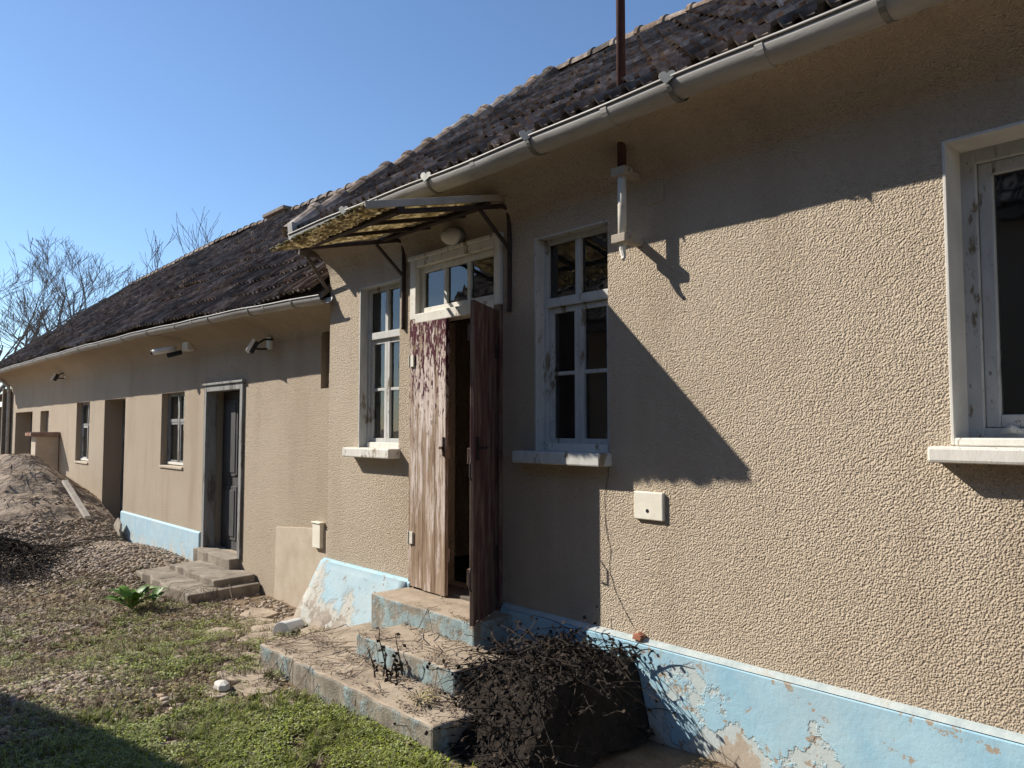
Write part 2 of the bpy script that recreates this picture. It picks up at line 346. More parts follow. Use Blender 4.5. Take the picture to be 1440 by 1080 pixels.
def bars(mb, x0, x1, z0, z1, y0, y1, wd):
    mb.box(x0, y0, z0, x0+wd, y1, z1); mb.box(x1-wd, y0, z0, x1, y1, z1); mb.box(x0+wd, y0+.001, z0, x1-wd, y1-.001, z0+wd); mb.box(x0+wd, y0+.001, z1-wd, x1-wd, y1-.001, z1)
def pane(win, x0, x1, z0, z1, y):
    MB().box(x0, y, z0, x1, y+.004, z1).build('pane', 'glass', win)
def curtain(win, x0, x1, z0, z1, y, amp=.03, folds=60, mt='curtain'):
    n = 60; vs_ = []
    for z in (z0, z1):
        vs_ += [(x0+(x1-x0)*i/n, y+amp*math.sin(i*folds/n)+amp*.4*math.sin(i*1.7), z) for i in range(n+1)]
    MB().add(vs_, [(i, i+1, n+2+i, n+1+i) for i in range(n)]).build('curtain', mt, win, smooth=True)
def house_window(W, fm, sill_ext, sillmat='white_frame'):
    x0, x1, z0, z1 = W; y = .07
    mb = MB(); bars(mb, x0, x1, z0, z1, y, y+.09, .045)
    tz = z0+(z1-z0)*.69; mb.box(x0+.045, y-.012, tz-.03, x1-.045, y+.08, tz+.03)
    win = mb.build('window', fm, house, .004)
    xm = (x0+x1)/2
    mb = MB(); mb.box(xm-.022, y+.005, tz+.03, xm+.022, y+.06, z1-.045); mb.build('mullion', fm, win, .003)
    mb = MB(); bars(mb, x0+.046, xm-.001, z0+.046, tz-.031, y+.012, y+.055, .038); mb.build('sash', fm, win, .003)
    mb = MB(); bars(mb, xm+.001, x1-.046, z0+.046, tz-.031, y+.012, y+.055, .038); mb.build('sash', fm, win, .003)
    zb = (z0+tz)/2+.02
    for a, b_ in ((x0+.084, xm-.039), (xm+.039, x1-.084)):
        MB().box(a, y+.02, zb-.012, b_, y+.05, zb+.012).build('glazing_bar', fm, win, .002)
        pane(win, a, b_, z0+.084, zb-.012, y+.034); pane(win, a, b_, zb+.012, tz-.07, y+.034)
    pane(win, x0+.045, xm-.022, tz+.03, z1-.045, y+.03); pane(win, xm+.022, x1-.045, tz+.03, z1-.045, y+.03)
    curtain(win, x0+.03, x1-.02, z0+.05, z1-(.03 if W is W3 else .4), y+(.09 if W is W3 else .16), .014)  # taller and nearer in W3, where it stands in for a pale reflection
    # painted reveal lining and peeling bottom rail, sill
    MB().box(x0-.001, -.004, z0, x0+.012, y, z1).box(x0+.012, .002, z1-.012, x1, y, z1+.001).build('reveal', fm, win)
    MB().box(x0+.05, y-.02, z0+.0, x1-.05, y+.01, z0+.05).build('weather_bar', 'white_frame', win, .006)
    mb = MB(); mb.box(x0-sill_ext, -.11, z0-.075, x1+.02, y+.05, z0+.004); mb.build('sill', sillmat, win, .01)
    return win
house_window(W2, 'grey_frame', .11, 'grey_frame'); house_window(W3, 'grey_frame', .09)
# right-hand window
x0, x1, z0, z1 = W1; y = .17
mb = MB(); bars(mb, x0, x1, z0, z1, y, y+.1, .07); win = mb.build('window', 'grey_frame', house, .004)
for a, b_ in ((x0+.071, -.551), (-.549, x1-.071)):
    mb = MB(); bars(mb, a, b_, z0+.071, z1-.071, y+.02, y+.07, .055); mb.build('sash', 'grey_frame', win, .005)
    pane(win, a+.055, b_-.055, z0+.126, z1-.126, y+.045)
MB().box(x0-.002, -.005, z0, x0+.012, y, z1).build('reveal', 'reveal_paint', win, .003)
MB().box(x0+.012, -.004, z1-.012, x1, y, z1+.003).build('reveal', 'reveal_paint', win, .003)
MB().box(x0+.02, -.03, z0-.002, x1, y+.02, z0+.03).build('sill_board', 'white_frame', win, .006)
MB().box(x0-.06, -.11, z0-.07, x1+.05, y, z0-.004).build('sill', 'white_frame', win, .012)
MB().tube([(-1.02, y+.01, z0+.05), (-.98, y+.0, z0+.065), (-.94, y+.01, z0+.05)], [.012, .02, .01], 6).build('paint_flake', 'white_frame', win)

# door casing, transom and the two leaves
x0, x1, z0, z1 = DR
mb = MB(); mb.box(x0-.035, -.03, 2.5, x0+.045, .12, z1+.03); mb.box(x1-.045, -.03, 2.5, x1+.02, .12, z1+.03); mb.box(x0+.045, -.029, z1-.03, x1-.045, .119, z1+.029)
mb.box(x0-.05, -.045, z1+.029, x1+.035, .05, z1+.06)
frame = mb.build('door_frame', 'white_frame', house, .006)
MB().box(x0-.035, -.028, z0, x0+.045, .12, 2.5).build('jamb', 'door_paint', frame, .004)
MB().box(x1-.045, -.028, z0, x1+.02, .12, 2.5).build('jamb', 'door_shade', frame, .004)
MB().box(x0+.045, -.035, 2.465, x1-.045, .10, 2.54).build('transom_bar', 'white_frame', frame, .006)
MB().box(x0+.045, .0, z0-.05, x1-.045, .2, z0+.03).build('threshold', 'timber', frame, .006)
mb = MB(); bars(mb, x0+.046, x1-.046, 2.541, z1-.031, .01, .06, .045); tw = mb.build('transom_sash', 'white_frame', frame, .004)
wp = (x1-x0-.182)/3; xa = x0+.091
for k in range(3):
    a = xa+k*wp
    if k: MB().box(a-.018, .014, 2.586, a+.018, .056, z1-.076).build('transom_mullion', 'white_frame', frame, .003)
    MB().box(a+(.018 if k else 0), .034, 2.586, a+wp-(.018 if k < 2 else 0), .038, z1-.076).build('pane', 'glass', frame)
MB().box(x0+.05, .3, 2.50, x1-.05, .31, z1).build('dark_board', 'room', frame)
def door_leaf(name, mt, hinge, ang, sgn, widths):
    # local: leaf runs from hinge (0) along +x*sgn, outer face at y = -.02
    Wd = sum(widths); H0, H1 = .012, 2.035
    mb = MB()
    for z in (.25, 1.0, 1.78): mb.box(min(0, sgn*Wd)+.012, .012, z, max(0, sgn*Wd)-.012, .034, z+.1)
    mb.box(min(0, sgn*Wd)+.004, .004, H0+.01, max(0, sgn*Wd)-.004, .0135, H1-.01)
    leaf = mb.build('door_leaf', mt, house, .003)
    x = 0
    for wd in widths:
        a, b_ = sorted((sgn*(x+.0015), sgn*(x+wd-.0015))); MB().box(a, -.016+random.uniform(-.002, .002), H0+random.uniform(-.006, .006), b_, .012, H1+random.uniform(-.004, .004)).build('plank', mt, leaf, .003); x += wd
    for z in (.34, 1.70):
        MB().box(min(0, sgn*.05)-.008, -.03, z, max(0, sgn*.05)+.004, -.014, z+.09).tube([(0, -.03, z-.003), (0, -.03, z+.093)], .008, 8).build('hinge', 'pipe_white' if sgn > 0 else 'iron', leaf, .002)
    leaf.location = hinge; leaf.rotation_euler = (0, 0, ang); return leaf, Wd
L1, wd1 = door_leaf('door_leaf', 'door_paint', (x0+.02, -.035, .425), R(-1.5), 1, [.175, .16, .135])
MB().box(wd1-.03, -.03, 1.02, wd1-.012, -.012, 1.16).box(wd1-.05, -.045, 1.07, wd1-.01, -.028, 1.09).build('latch', 'iron', L1, .003)
L2, wd2 = door_leaf('door_leaf', 'door_shade', (x1-.03, -.03, .425), R(122), -1, [.16, .16, .16])
MB().tube([(-wd2+.06, -.02, 1.1), (-wd2+.06, -.06, 1.1), (-wd2+.14, -.06, 1.1)], .008, 8).box(-wd2+.04, -.024, 1.02, -wd2+.08, -.014, 1.17).build('handle', 'iron', L2, .002)
MB().tube([(-wd2-.004, .0, .9), (-wd2-.03, .0, .92), (-wd2-.03, .0, 1.0), (-wd2-.004, .0, 1.02)], .006, 6).build('hasp', 'iron', L2)
MB().tube([(-wd2-.004, .0, .22), (-wd2-.03, .0, .24), (-wd2-.03, .0, .34), (-wd2-.004, .0, .36)], .006, 6).build('hasp', 'iron', L2)

# ------------------------------------------------------------ roofs
prof = [(0, .0), (.012, .040), (.042, .044), (.060, .010), (.10, .004), (.114, .032), (.140, .034), (.155, .006), (.205, .004), (.213, .016)]
TL = .40
def tile_mesh():
    n = len(prof); vs_ = [(x, 0, z+.004) for x, z in prof]+[(x, TL, z-.004) for x, z in prof]+[(x, .003, z-.016) for x, z in prof]
    fs = [(i, i+1, n+i+1, n+i) for i in range(n-1)]+[(2*n+i, 2*n+i+1, i+1, i) for i in range(n-1)]+[(0, n, 2*n, 0)[:3], (n-1, 3*n-1, 2*n-1)]
    me = bpy.data.meshes.new('roof_tile'); me.from_pydata(vs_, [], fs); me.materials.append(M['tile']); return me, vs_, fs
TM, TV, TF = tile_mesh()
TTRI = []
for f in TF: TTRI += [(f[0], f[1], f[2])]+([(f[0], f[2], f[3])] if len(f) == 4 else [])
RM = bpy.data.meshes.new('ridge_tile')
def ridge_proto():
    n = 9; vs_ = []; 
    for x, r in ((0, .125), (.05, .125), (.06, .108), (.40, .10)):
        vs_ += [(x, r*1.05*math.cos(math.pi*k/(n-1)), r*math.sin(math.pi*k/(n-1))-.03) for k in range(n)]
    fs = [(j*n+k, j*n+k+1, (j+1)*n+k+1, (j+1)*n+k) for j in range(3) for k in range(n-1)]+[tuple(range(n))]
    RM.from_pydata(vs_, [], fs); RM.materials.append(M['tile']); return vs_, fs
ridge_proto()
def make_roof(parent, xa, xb, eave, ridge, rows, verge_mt='mortar', sag=.02, keep=300):
    """eave(x), ridge(x) give (y, z)."""
    E0 = lambda x: Vector((x, *eave(x))); R0 = lambda x: Vector((x, *ridge(x)))
    mb = MB(); n = 24; vs_ = []
    for i in range(n+1):
        x = xa+(xb-xa)*i/n; e, r_ = E0(x), R0(x); yb = 2*r_.y-e.y
        vs_ += [(x, e.y, e.z), (x, r_.y, r_.z), (x, yb, e.z), (x, e.y, e.z-.05), (x, r_.y, r_.z-.06), (x, yb, e.z-.05)]
    fs = []
    for i in range(n):
        o = i*6; q = o+6
        fs += [(o, q, q+1, o+1), (o+1, q+1, q+2, o+2), (o+3, o+4, q+4, q+3), (o+4, o+5, q+5, q+4), (o, o+3, q+3, q), (o+2, q+2, q+5, o+5)]
    fs += [(0, 1, 4, 3), (1, 2, 5, 4), (n*6, n*6+3, n*6+4, n*6+1), (n*6+1, n*6+4, n*6+5, n*6+2)]
    mb.add(vs_, fs); roof = mb.build('roof', ['timber'], parent)
    cols = int((xb-xa)/.215); items = []
    for i in range(cols):
        x = xa+.215*i
        e, r_ = E0(x), R0(x); sl = (r_-e); L = sl.length; ey = sl.normalized(); ex = Vector((1, 0, 0)); ez = ex.cross(ey)
        if ez.z < 0: ez = -ez
        for j in range(rows):
            s = j/rows*L
            p = e+ey*(s-.03)+ez*(.034+sag*.5+sag*fbm(x, j*.33, .8, 2)+random.uniform(-.004, .004))
            tilt = math.atan2(.022, TL)+random.gauss(0, .012)
            Mx = Matrix((ex, ey, ez)).transposed() @ Matrix.Rotation(-tilt, 3, 'X') @ Matrix.Rotation(random.gauss(0, .018), 3, 'Z') @ Matrix.Rotation(random.gauss(0, .012), 3, 'Y')
            p = p+ey*random.gauss(0, .008); 
            q = proj(p); d = q[2] if q and -40 < q[0] < 1480 and -60 < q[1] < 1100 else 1e3+random.random()
            items.append((d, p, Mx))
    items.sort(key=lambda a: a[0])
    for d, p, Mx in items[:keep]:
        if d > 900: break
        o = bpy.data.objects.new('roof_tile', TM); C.objects.link(o); o.parent = roof; m4 = Mx.to_4x4(); m4.translation = p; o.matrix_local = m4
    rest = [it for k, it in enumerate(items) if k >= keep or it[0] > 900]
    tag(scatter('distant_roof_tiles', TV, TTRI, np.array([np.array(r_[2]) for r_ in rest]), [tuple(r_[1]) for r_ in rest], 'tile', roof), kind='stuff')
    x = xa-.03
    while x < xb:
        o = bpy.data.objects.new('ridge_tile', RM); C.objects.link(o); o.parent = roof; r_ = R0(x)
        r2 = R0(x+.34); o.location = r_+Vector((0, 0, .045+random.uniform(-.012, .012)))
        o.rotation_euler = (random.gauss(0, .05), -math.atan2(r2.z-r_.z, .34)-.03+random.gauss(0, .03), random.gauss(0, .03)); x += .335
    return roof, E0, R0
m_eave = lambda x: (-.36, 3.375+.006*math.sin(x*1.3)); m_ridge = lambda x: (3.0, 5.84+.03*math.sin(x*.9+1))
roof, mE, mR = make_roof(house, -6.42, 4, m_eave, m_ridge, 13, keep=300)
mb = MB(); a, b_ = mE(-6.42), mR(-6.42); mb.bar(a+Vector((-.01, 0, -.05)), b_+Vector((-.01, 0, -.05)), .03, .16, (0, 0, 1)); mb.build('bargeboard', 'timber', roof, .004)
for k in range(13):
    o = bpy.data.objects.new('verge_tile', RM); C.objects.link(o); o.parent = roof; d = (b_-a); L_ = d.length; d.normalize()
    ex_ = -d; ez_ = Vector((0, -d.z, d.y)); ey_ = ez_.cross(ex_); m4 = Matrix((ex_, ey_, ez_)).transposed() @ Matrix.Rotation(random.gauss(.05, .03), 3, 'Y'); m4 = m4.to_4x4(); m4.translation = a+d*(.36+k*(L_-.1)/13)+ez_*(.07+random.uniform(-.012, .012))+Vector((.03, 0, 0)); o.matrix_local = m4
mb = MB(); mb.bar((-6.40, -.26, 3.26), (-6.385, -.03, 2.93), .02, .03); mb.bar((-6.39, -.31, 3.27), (-6.39, .0, 3.27), .03, .12); mb.build('corner_board', 'timber', roof, .003)
for k in range(3):                                 # loose broken bits of mortar along the verge
    pass
def gutter(parent, path, r, seams, hooks, heart):
    """path(x) gives (y,z) of the gutter axis"""
    xs_ = np.linspace(*path['x'], 60); na = 12; vs_ = []
    prof_ = [(r*math.cos(a), r*math.sin(a)) for a in np.linspace(math.pi*1.0, 2*math.pi, na)]
    bead = [(-r+.008*math.cos(a)-.002, .002+.008*math.sin(a)) for a in np.linspace(-.5, 4.2, 6)][::-1]
    full = bead+prof_+[((r-.004)*math.cos(a), (r-.004)*math.sin(a)+.002) for a in np.linspace(2*math.pi, math.pi, na)]
    n = len(full)
    for x in xs_:
        y, z = path['f'](x); wob = .004*math.sin(x*2.1)+.003*math.sin(x*5.3)
        vs_ += [(x, y+p, z+q+wob) for p, q in full]
    fs = [(i*n+k, i*n+(k+1) % n, (i+1)*n+(k+1) % n, (i+1)*n+k) for i in range(len(xs_)-1) for k in range(n)]
    g = MB().add(vs_, fs).build('gutter', 'zinc', parent, smooth=True)
    for x in seams:
        y, z = path['f'](x); rr = r+.0035; arc = [(rr*math.cos(a), rr*math.sin(a)) for a in np.linspace(math.pi*.97, 2.03*math.pi, 14)]
        arc += [((rr-.002)*math.cos(a), (rr-.002)*math.sin(a)) for a in np.linspace(2.03*math.pi, math.pi*.97, 14)]
        MB().prism([(y+p, z+q) for p, q in arc], x-.02, x+.02, lambda a, b, c: (c, a, b)).build('seam', 'zinc', g)
    for x in hooks:
        y, z = path['f'](x); rr = r+.006; arc = [(rr*math.cos(a), rr*math.sin(a)) for a in np.linspace(math.pi*.95, 2.1*math.pi, 14)]
        arc += [((rr-.004)*math.cos(a), (rr-.004)*math.sin(a)) for a in np.linspace(2.1*math.pi, math.pi*.95, 14)]
        mb = MB().prism([(y+p, z+q) for p, q in arc], x-.014, x+.014, lambda a, b, c: (c, a, b))
        hk = mb.build('gutter_hook', 'zinc_dark', g)
        if heart:
            hp = []
            for t_ in np.linspace(0, 2*math.pi, 25)[:-1]:
                hx = .0027*16*math.sin(t_)**3; hz = .0027*(13*math.cos(t_)-5*math.cos(2*t_)-2*math.cos(3*t_)-math.cos(4*t_)); hp.append((hx, hz))
            Mh = Matrix.Rotation(R(-12), 3, 'X') @ Matrix.Rotation(R(random.uniform(18, 34)), 3, 'Z')
            fn = lambda a_, b2, c2: tuple(Vector((x, y-r-.012, z+.008))+Mh @ Vector((a_, c2, b2)))
            MB().prism(hp, -.003, .003, fn).build('heart_clip', 'zinc_dark', hk, .001)
    return g
gut = gutter(house, {'x': (-6.28, 4), 'f': lambda x: (-.385, 3.345+.006*math.sin(x*.7))}, .082, [-1.72, -2.62, -3.72, -4.85], [-1.2, -2.2, -3.2, -4.2, -5.3, -.2], True)
mb = MB(); ep = [(-.09, .10), (-.05, .045), (0, .03), (.05, .05), (.09, .11), (.075, -.05), (.04, -.085), (-.04, -.085), (-.075, -.05)]
mb.prism([(-.385+a, 3.345+b_) for a, b_ in ep], -6.29, -6.283, lambda a, b, c: (c, a, b))
mb.prism([(-.385+a*1.02, 3.345+b_) for a, b_ in ep[4:]+ep[:1]], -6.285, -6.20, lambda a, b, c: (c, a, b)); mb.build('stop_end', 'zinc', gut, .002)

# ============================================================ LOW WING on the left
WY = .3
wing = empty('house_wing', 'long low beige wing with sagging dark tiled roof and small barn windows', 'house')
D1 = (-10.2, -9.0, .1, 2.17); N1 = (-12.0, -11.03, 1.1, 2.16); D2 = (-15.1, -13.83, -.1, 2.15); N2 = (-17.12, -16.12, 1.0, 2.15)
NI = (-20.5, -19.62, 1.2, 2.04); D3 = (-23.55, -21.4, -.2, 2.05); NC = (-7.10, -6.93, 2.05, 2.75)
mb = MB(); wall(mb, -24.2, -6.3, -.5, 2.8, WY, WY+.45, [D1, N1, D2, N2, NI, D3, NC]); mb.build('wall', 'stucco_wing', wing, recalc=False)
mb = MB(); mb.box(-24.2, WY+.45, -.5, -23.85, 6.2, 2.9); mb.box(-24.2, 6.2, -.5, -6.4, 6.5, 2.8); mb.prism([(.3, 2.8), (6.3, 2.8), (3.3, 5.7)], -24.1, -23.9, lambda a, b, c: (c, a, b)); mb.build('gable_wall', 'stucco_wing', wing)
mb = MB(); mb.box(-23.8, .76, 2.62, -6.4, 6.2, 2.68); mb.box(-23.8, .76, -.25, -6.4, 6.2, -.2); mb.box(-23.8, 2.3, -.2, -6.4, 2.34, 2.62); mb.build('interior', 'room', wing)
MB().box(NI[0]-.02, WY+.12, NI[2]-.05, NI[1]+.02, WY+.3, NI[3]+.02).box(NC[0]-.02, WY+.15, NC[2]-.02, NC[1]+.02, WY+.3, NC[3]+.1).build('niche_back', 'timber', wing)
gy = lambda x: -.10-.20*(1-math.exp((x+6.3)/6)); gz = lambda x: 2.85+.20*(1-math.exp((x+6.3)/6))
cz = MB(); n = 20; vs_ = []; npf = 9
for i in range(n+1):
    x = -24.2+(24.2-6.37)*i/n
    ye, ze = gy(x)+.03, gz(x)-.03
    for k in range(npf):
        a = k/(npf-1)*math.pi/2; vs_.append((x, (WY-.002)-((WY-.002)-ye)*(1-math.cos(a)), 2.62+(ze-2.62)*math.sin(a)))
cz.add(vs_, [(i*npf+k, i*npf+k+1, (i+1)*npf+k+1, (i+1)*npf+k) for i in range(n) for k in range(npf-1)]).build('eave_cove', 'stucco_wing', wing, smooth=True)
mb = MB(); pf = [(.01, -.5), (-.03, -.5), (-.03, .24), (-.01, .26), (.01, .26)]
for a, b_ in ((-13.83, -10.3), ): mb.prism([(WY+p, z+.03) for p, z in pf], a, b_, lambda a, b, c: (c, a, b))
mb.build('plinth', 'blue_plinth_wing', wing)
w_eave = lambda x: (gy(x)+.02, gz(x)+.03+.015*math.sin(x*.9)); w_ridge = lambda x: (3.3, 5.74+.16*sst(-9, -15, x)+.03*math.sin(x*.6))
wroof, wE, wR = make_roof(wing, -24.5, -6.38, w_eave, w_ridge, 13, sag=.04, keep=300)
mb = MB(); 
for x in (-14.45,): mb.box(-14.85, 3.15, 5.3, -14.05, 3.75, 5.93); mb.box(-14.93, 3.08, 5.93, -13.97, 3.82, 6.0)
mb.build('chimney', 'old_brick', wroof, .01)
gutter(wing, {'x': (-24.3, -6.27), 'f': lambda x: (gy(x)-.0, gz(x))}, .068, [-7.4, -9.3, -12.2, -15], [-6.8, -7.75, -8.8, -9.85, -10.9, -12, -13.2, -14.4, -15.6, -16.8, -18, -19.2, -20.4, -21.6, -22.8], False)
MB().tube([(-24.1, .0, 2.95), (-24.1, .2, 2.75), (-24.1, .22, 2.6), (-24.1, .22, -.1)], .045, 10).build('downpipe', 'zinc', wing, smooth=True)
MB().box(-24.32, .1, -.2, -24.2, .32, 2.7).build('corner_post', 'timber', wing, .01)
def wing_window(W, open_sash=False):
    x0, x1, z0, z1 = W; y = WY+.09; fm = 'old_grey_wood'
    mb = MB(); bars(mb, x0, x1, z0, z1, y, y+.07, .05); xm = (x0+x1)/2; tz = z0+(z1-z0)*.62
    mb.box(xm-.025, y+.002, z0+.05, xm+.025, y+.065, z1-.05); win = mb.build('window', fm, wing, .004)
    for a, b_ in ((x0+.05, xm-.025), (xm+.025, x1-.05)):
        MB().box(a, y+.008, tz-.025, b_, y+.055, tz+.025).build('transom', 'old_grey_wood', win, .003)
        pane(win, a, b_, tz+.025, z1-.05, y+.03)
        if open_sash and a > xm: continue
        mb = MB(); bars(mb, a+.002, b_-.002, z0+.052, tz-.027, y+.012, y+.05, .03); mb.build('sash', 'grey_frame' if open_sash else fm, win, .003)
        pane(win, a+.03, b_-.03, z0+.08, tz-.055, y+.03)
    MB().box(x0+.05, y-.012, z0+.02, x1-.05, y+.01, z0+.055).build('weather_bar', 'white_frame', win, .004)
    MB().box(x0-.0, WY-.02, z0-.03, x1+.0, y+.02, z0+.006).build('sill', 'plaster', win, .006)
    if not open_sash: curtain(win, x0, x1, z0, z1, y+.12, .012, 40)
wing_window(N1); wing_window(N2, True)
# door with weathered grey casing
x0, x1, z0, z1 = D1
mb = MB(); mb.box(x0-.02, WY-.03, z0, x0+.06, WY+.12, z1+.03); mb.box(x1-.06, WY-.03, z0, x1+.02, WY+.12, z1+.03); mb.box(x0+.06, WY-.029, z1-.05, x1-.06, WY+.12, z1+.029); mb.box(x0-.05, WY-.05, z1+.03, x1+.05, WY+.03, z1+.06)
fr_ = mb.build('door_frame', 'old_grey_wood', wing, .006)
def panel_leaf(x0, x1, z0, z1, y, parent, mt='dark_door'):
    mb = MB(); mb.box(x0, y, z0, x1, y+.035, z1); leaf = mb.build('door_leaf', mt, parent, .003); h = z1-z0
    for a, b_ in ((.06, .40), (.46, .95)):
        MB().box(x0+.09, y-.012, z0+h*a, x1-.09, y+.002, z0+h*b_).build('door_panel', mt, leaf, .008)
        MB().box(x0+.14, y-.022, z0+h*a+.05, x1-.14, y-.01, z0+h*b_-.05).build('raised_field', mt, leaf, .006)
    return leaf
lf = panel_leaf(x0+.06, x0+.66, z0, z1-.05, WY+.20, wing); panel_leaf(x0+.665, x1-.06, z0, z1-.05, WY+.22, wing)
MB().tube([(x0+.63, WY+.19, 1.05), (x0+.63, WY+.14, 1.05), (x0+.55, WY+.14, 1.05)], .01, 8).box(x0+.61, WY+.185, .95, x0+.65, WY+.2, 1.15).build('handle', 'iron', lf)
x0, x1, z0, z1 = D2
mb = MB(); mb.box(x0, WY+.30, z0, x0+.08, WY+.40, z1); mb.box(x1-.08, WY+.30, z0, x1, WY+.40, z1); mb.box(x0+.08, WY+.301, z1-.08, x1-.08, WY+.399, z1); mb.build('door_frame', 'old_grey_wood', wing, .005)
lf = panel_leaf(x0+.08, x1-.08, z0, z1-.08, WY+.33, wing)
MB().tube([(x1-.2, WY+.33, 1.0), (x1-.2, WY+.27, 1.0), (x1-.3, WY+.27, 1.0)], .012, 8).build('handle', 'iron', lf)
x0, x1, z0, z1 = D3
MB().box(x0, WY+.34, z0, x1-.0, WY+.38, z1).build('door_leaf', 'dark_door', wing, .004)
# smooth repair patch and little meter box
mb = MB(); pp = [(-8.07, -.4), (-6.72, -.4), (-6.72, .60), (-6.9, .66), (-7.3, .63), (-7.7, .60), (-8.05, .57)]; mb.prism(pp, WY-.012, WY+.01); mb.build('plaster_patch', 'plaster', wing, .004)

# ============================================================ THINGS ON THE WALLS
def plain(name, mb, mt, label, cat, bevel=0, smooth=False, group=None): return tag(mb.build(name, mt, None, bevel, smooth), label, cat, group)
# inspection cover
mb = MB(); mb.box(-2.80, -.022, 1.14, -2.60, .002, 1.295); o = plain('inspection_cover', mb, 'white_enamel', 'small square white cover plate with keyhole on sunlit wall', 'cover', .006)
MB().tube([(-2.705, -.0235, 1.19), (-2.705, -.02, 1.19)], .011, 10).build('keyhole', 'black_plastic', o)
mb = MB(); mb.box(-7.14, WY-.05, .46, -6.98, WY+.0, .70); mb.box(-7.15, WY-.06, .70, -6.97, WY+.0, .715); plain('meter_box', mb, 'white_enamel', 'narrow white meter box low on wing wall above plaster patch', 'box', .004)
# mast
mast = empty('service_mast', 'rusty steel electric mast rising through the eaves with white painted foot', 'mast', (-2.76, -.15, 2.6))
def child(mb, name, mt, root, bevel=0, smooth=False):
    o = mb.build(name, mt, root, bevel, smooth); o.matrix_parent_inverse = Matrix.Translation(-root.location); return o
child(MB().tube([(-2.76, -.15, 3.12), (-2.76, -.15, 6.2)], .026, 12), 'pole', 'rust', mast, smooth=True)
child(MB().tube([(-2.76, -.15, 2.68), (-2.76, -.15, 3.12)], .025, 12), 'foot_pipe', 'pipe_white', mast, smooth=True)
child(MB().tube([(-2.76, -.15, 2.70), (-2.755, -.155, 2.64), (-2.74, -.165, 2.60), (-2.73, -.18, 2.585)], [.024, .018, .013, .010], 8), 'drip_hook', 'pipe_white', mast)
for z in (3.09, 2.71):
    child(MB().box(-2.81, -.19, z-.025, -2.71, -.11, z+.025).bar((-2.76, -.11, z), (-2.76, .02, z), .05, .035).tube([(-2.83, -.15, z), (-2.69, -.15, z)], .009, 6), 'clamp', 'mortar', mast, .005)
# oval bulkhead lamp
lamp = empty('wall_lamp', 'oval glass bulkhead lamp on shaded wall under the canopy', 'lamp', (-4.45, 0, 3.06))
def lathe(mb, pr_, n, fn):
    vs_ = [fn(r*math.cos(2*math.pi*k/n), r*math.sin(2*math.pi*k/n), h) for r, h in pr_ for k in range(n)]
    return mb.add(vs_, [(i*n+k, i*n+(k+1) % n, (i+1)*n+(k+1) % n, (i+1)*n+k) for i in range(len(pr_)-1) for k in range(n)]+[tuple(range(n)), tuple(range((len(pr_)-1)*n, len(pr_)*n))])
lf_ = lambda a, b_, h: (a*1.35-4.45, -h, b_+3.06)
child(lathe(MB(), [(.075, 0), (.078, .03), (.07, .04)], 20, lf_), 'base', 'zinc_dark', lamp, smooth=True)
child(lathe(MB(), [(.066, .04), (.066, .07), (.055, .105), (.034, .13), (.008, .14)], 20, lf_), 'dome', 'reveal_paint', lamp, smooth=True)
# floodlights and camera on the wing
def flood(x, z, label):
    r_ = empty('floodlight', label, 'floodlight', (x, WY, z), 'floodlights under the wing eaves')
    Mx = Matrix.Translation((x-.05, WY-.2, z-.03)) @ Matrix.Rotation(R(-24), 4, 'Z') @ Matrix.Rotation(R(-28), 4, 'X')
    child(MB().box(-.09, -.025, -.08, .09, .015, .08, Mx), 'housing', 'white_metal', r_, .008)
    child(MB().box(-.07, .02, -.07, .07, .055, .07, Mx), 'heat_sink', 'black_plastic', r_, .004)
    child(MB().tube([(x+.08, WY, z+.05), (x+.06, WY-.1, z+.04), (x+.03, WY-.18, z-.02)], .012, 6).tube([(x-.02, WY, z-.05), (x-.04, WY-.1, z-.06), (x-.08, WY-.18, z-.05)], .012, 6), 'bracket', 'black_plastic', r_)
    child(MB().box(x-.04, WY-.03, z-.06, x+.06, WY+.005, z+.08), 'back_plate', 'white_metal', r_, .004)
    child(MB().tube([(x+.1, WY-.02, z+.1), (x+.05, WY-.06, z+.2), (x-.15, WY-.08, z+.26), (x-.3, WY-.14, z+.36)], .008, 5), 'cable', 'white_metal', r_)
flood(-8.3, 2.60, 'white floodlight on wing wall between the framed door and house corner'); flood(-18.1, 2.74, 'white floodlight at far end of wing wall above tiled pillar')
cm = empty('security_camera', 'white twin bullet security camera mounted under wing gutter', 'camera', (-10.9, WY, 2.74))
child(MB().box(-10.85, WY-.12, 2.70, -10.62, WY+.005, 2.84), 'mount_box', 'white_metal', cm, .02)
child(MB().tube([(-10.85, WY-.2, 2.74), (-11.12, WY-.4, 2.69)], .042, 12), 'barrel', 'white_metal', cm, .01)
child(MB().tube([(-11.12, WY-.4, 2.69), (-11.14, WY-.415, 2.687)], .034, 12), 'lens', 'black_plastic', cm)
child(MB().tube([(-10.75, WY-.15, 2.68), (-10.86, WY-.3, 2.63)], .034, 12), 'motion_sensor', 'black_plastic', cm, .008)

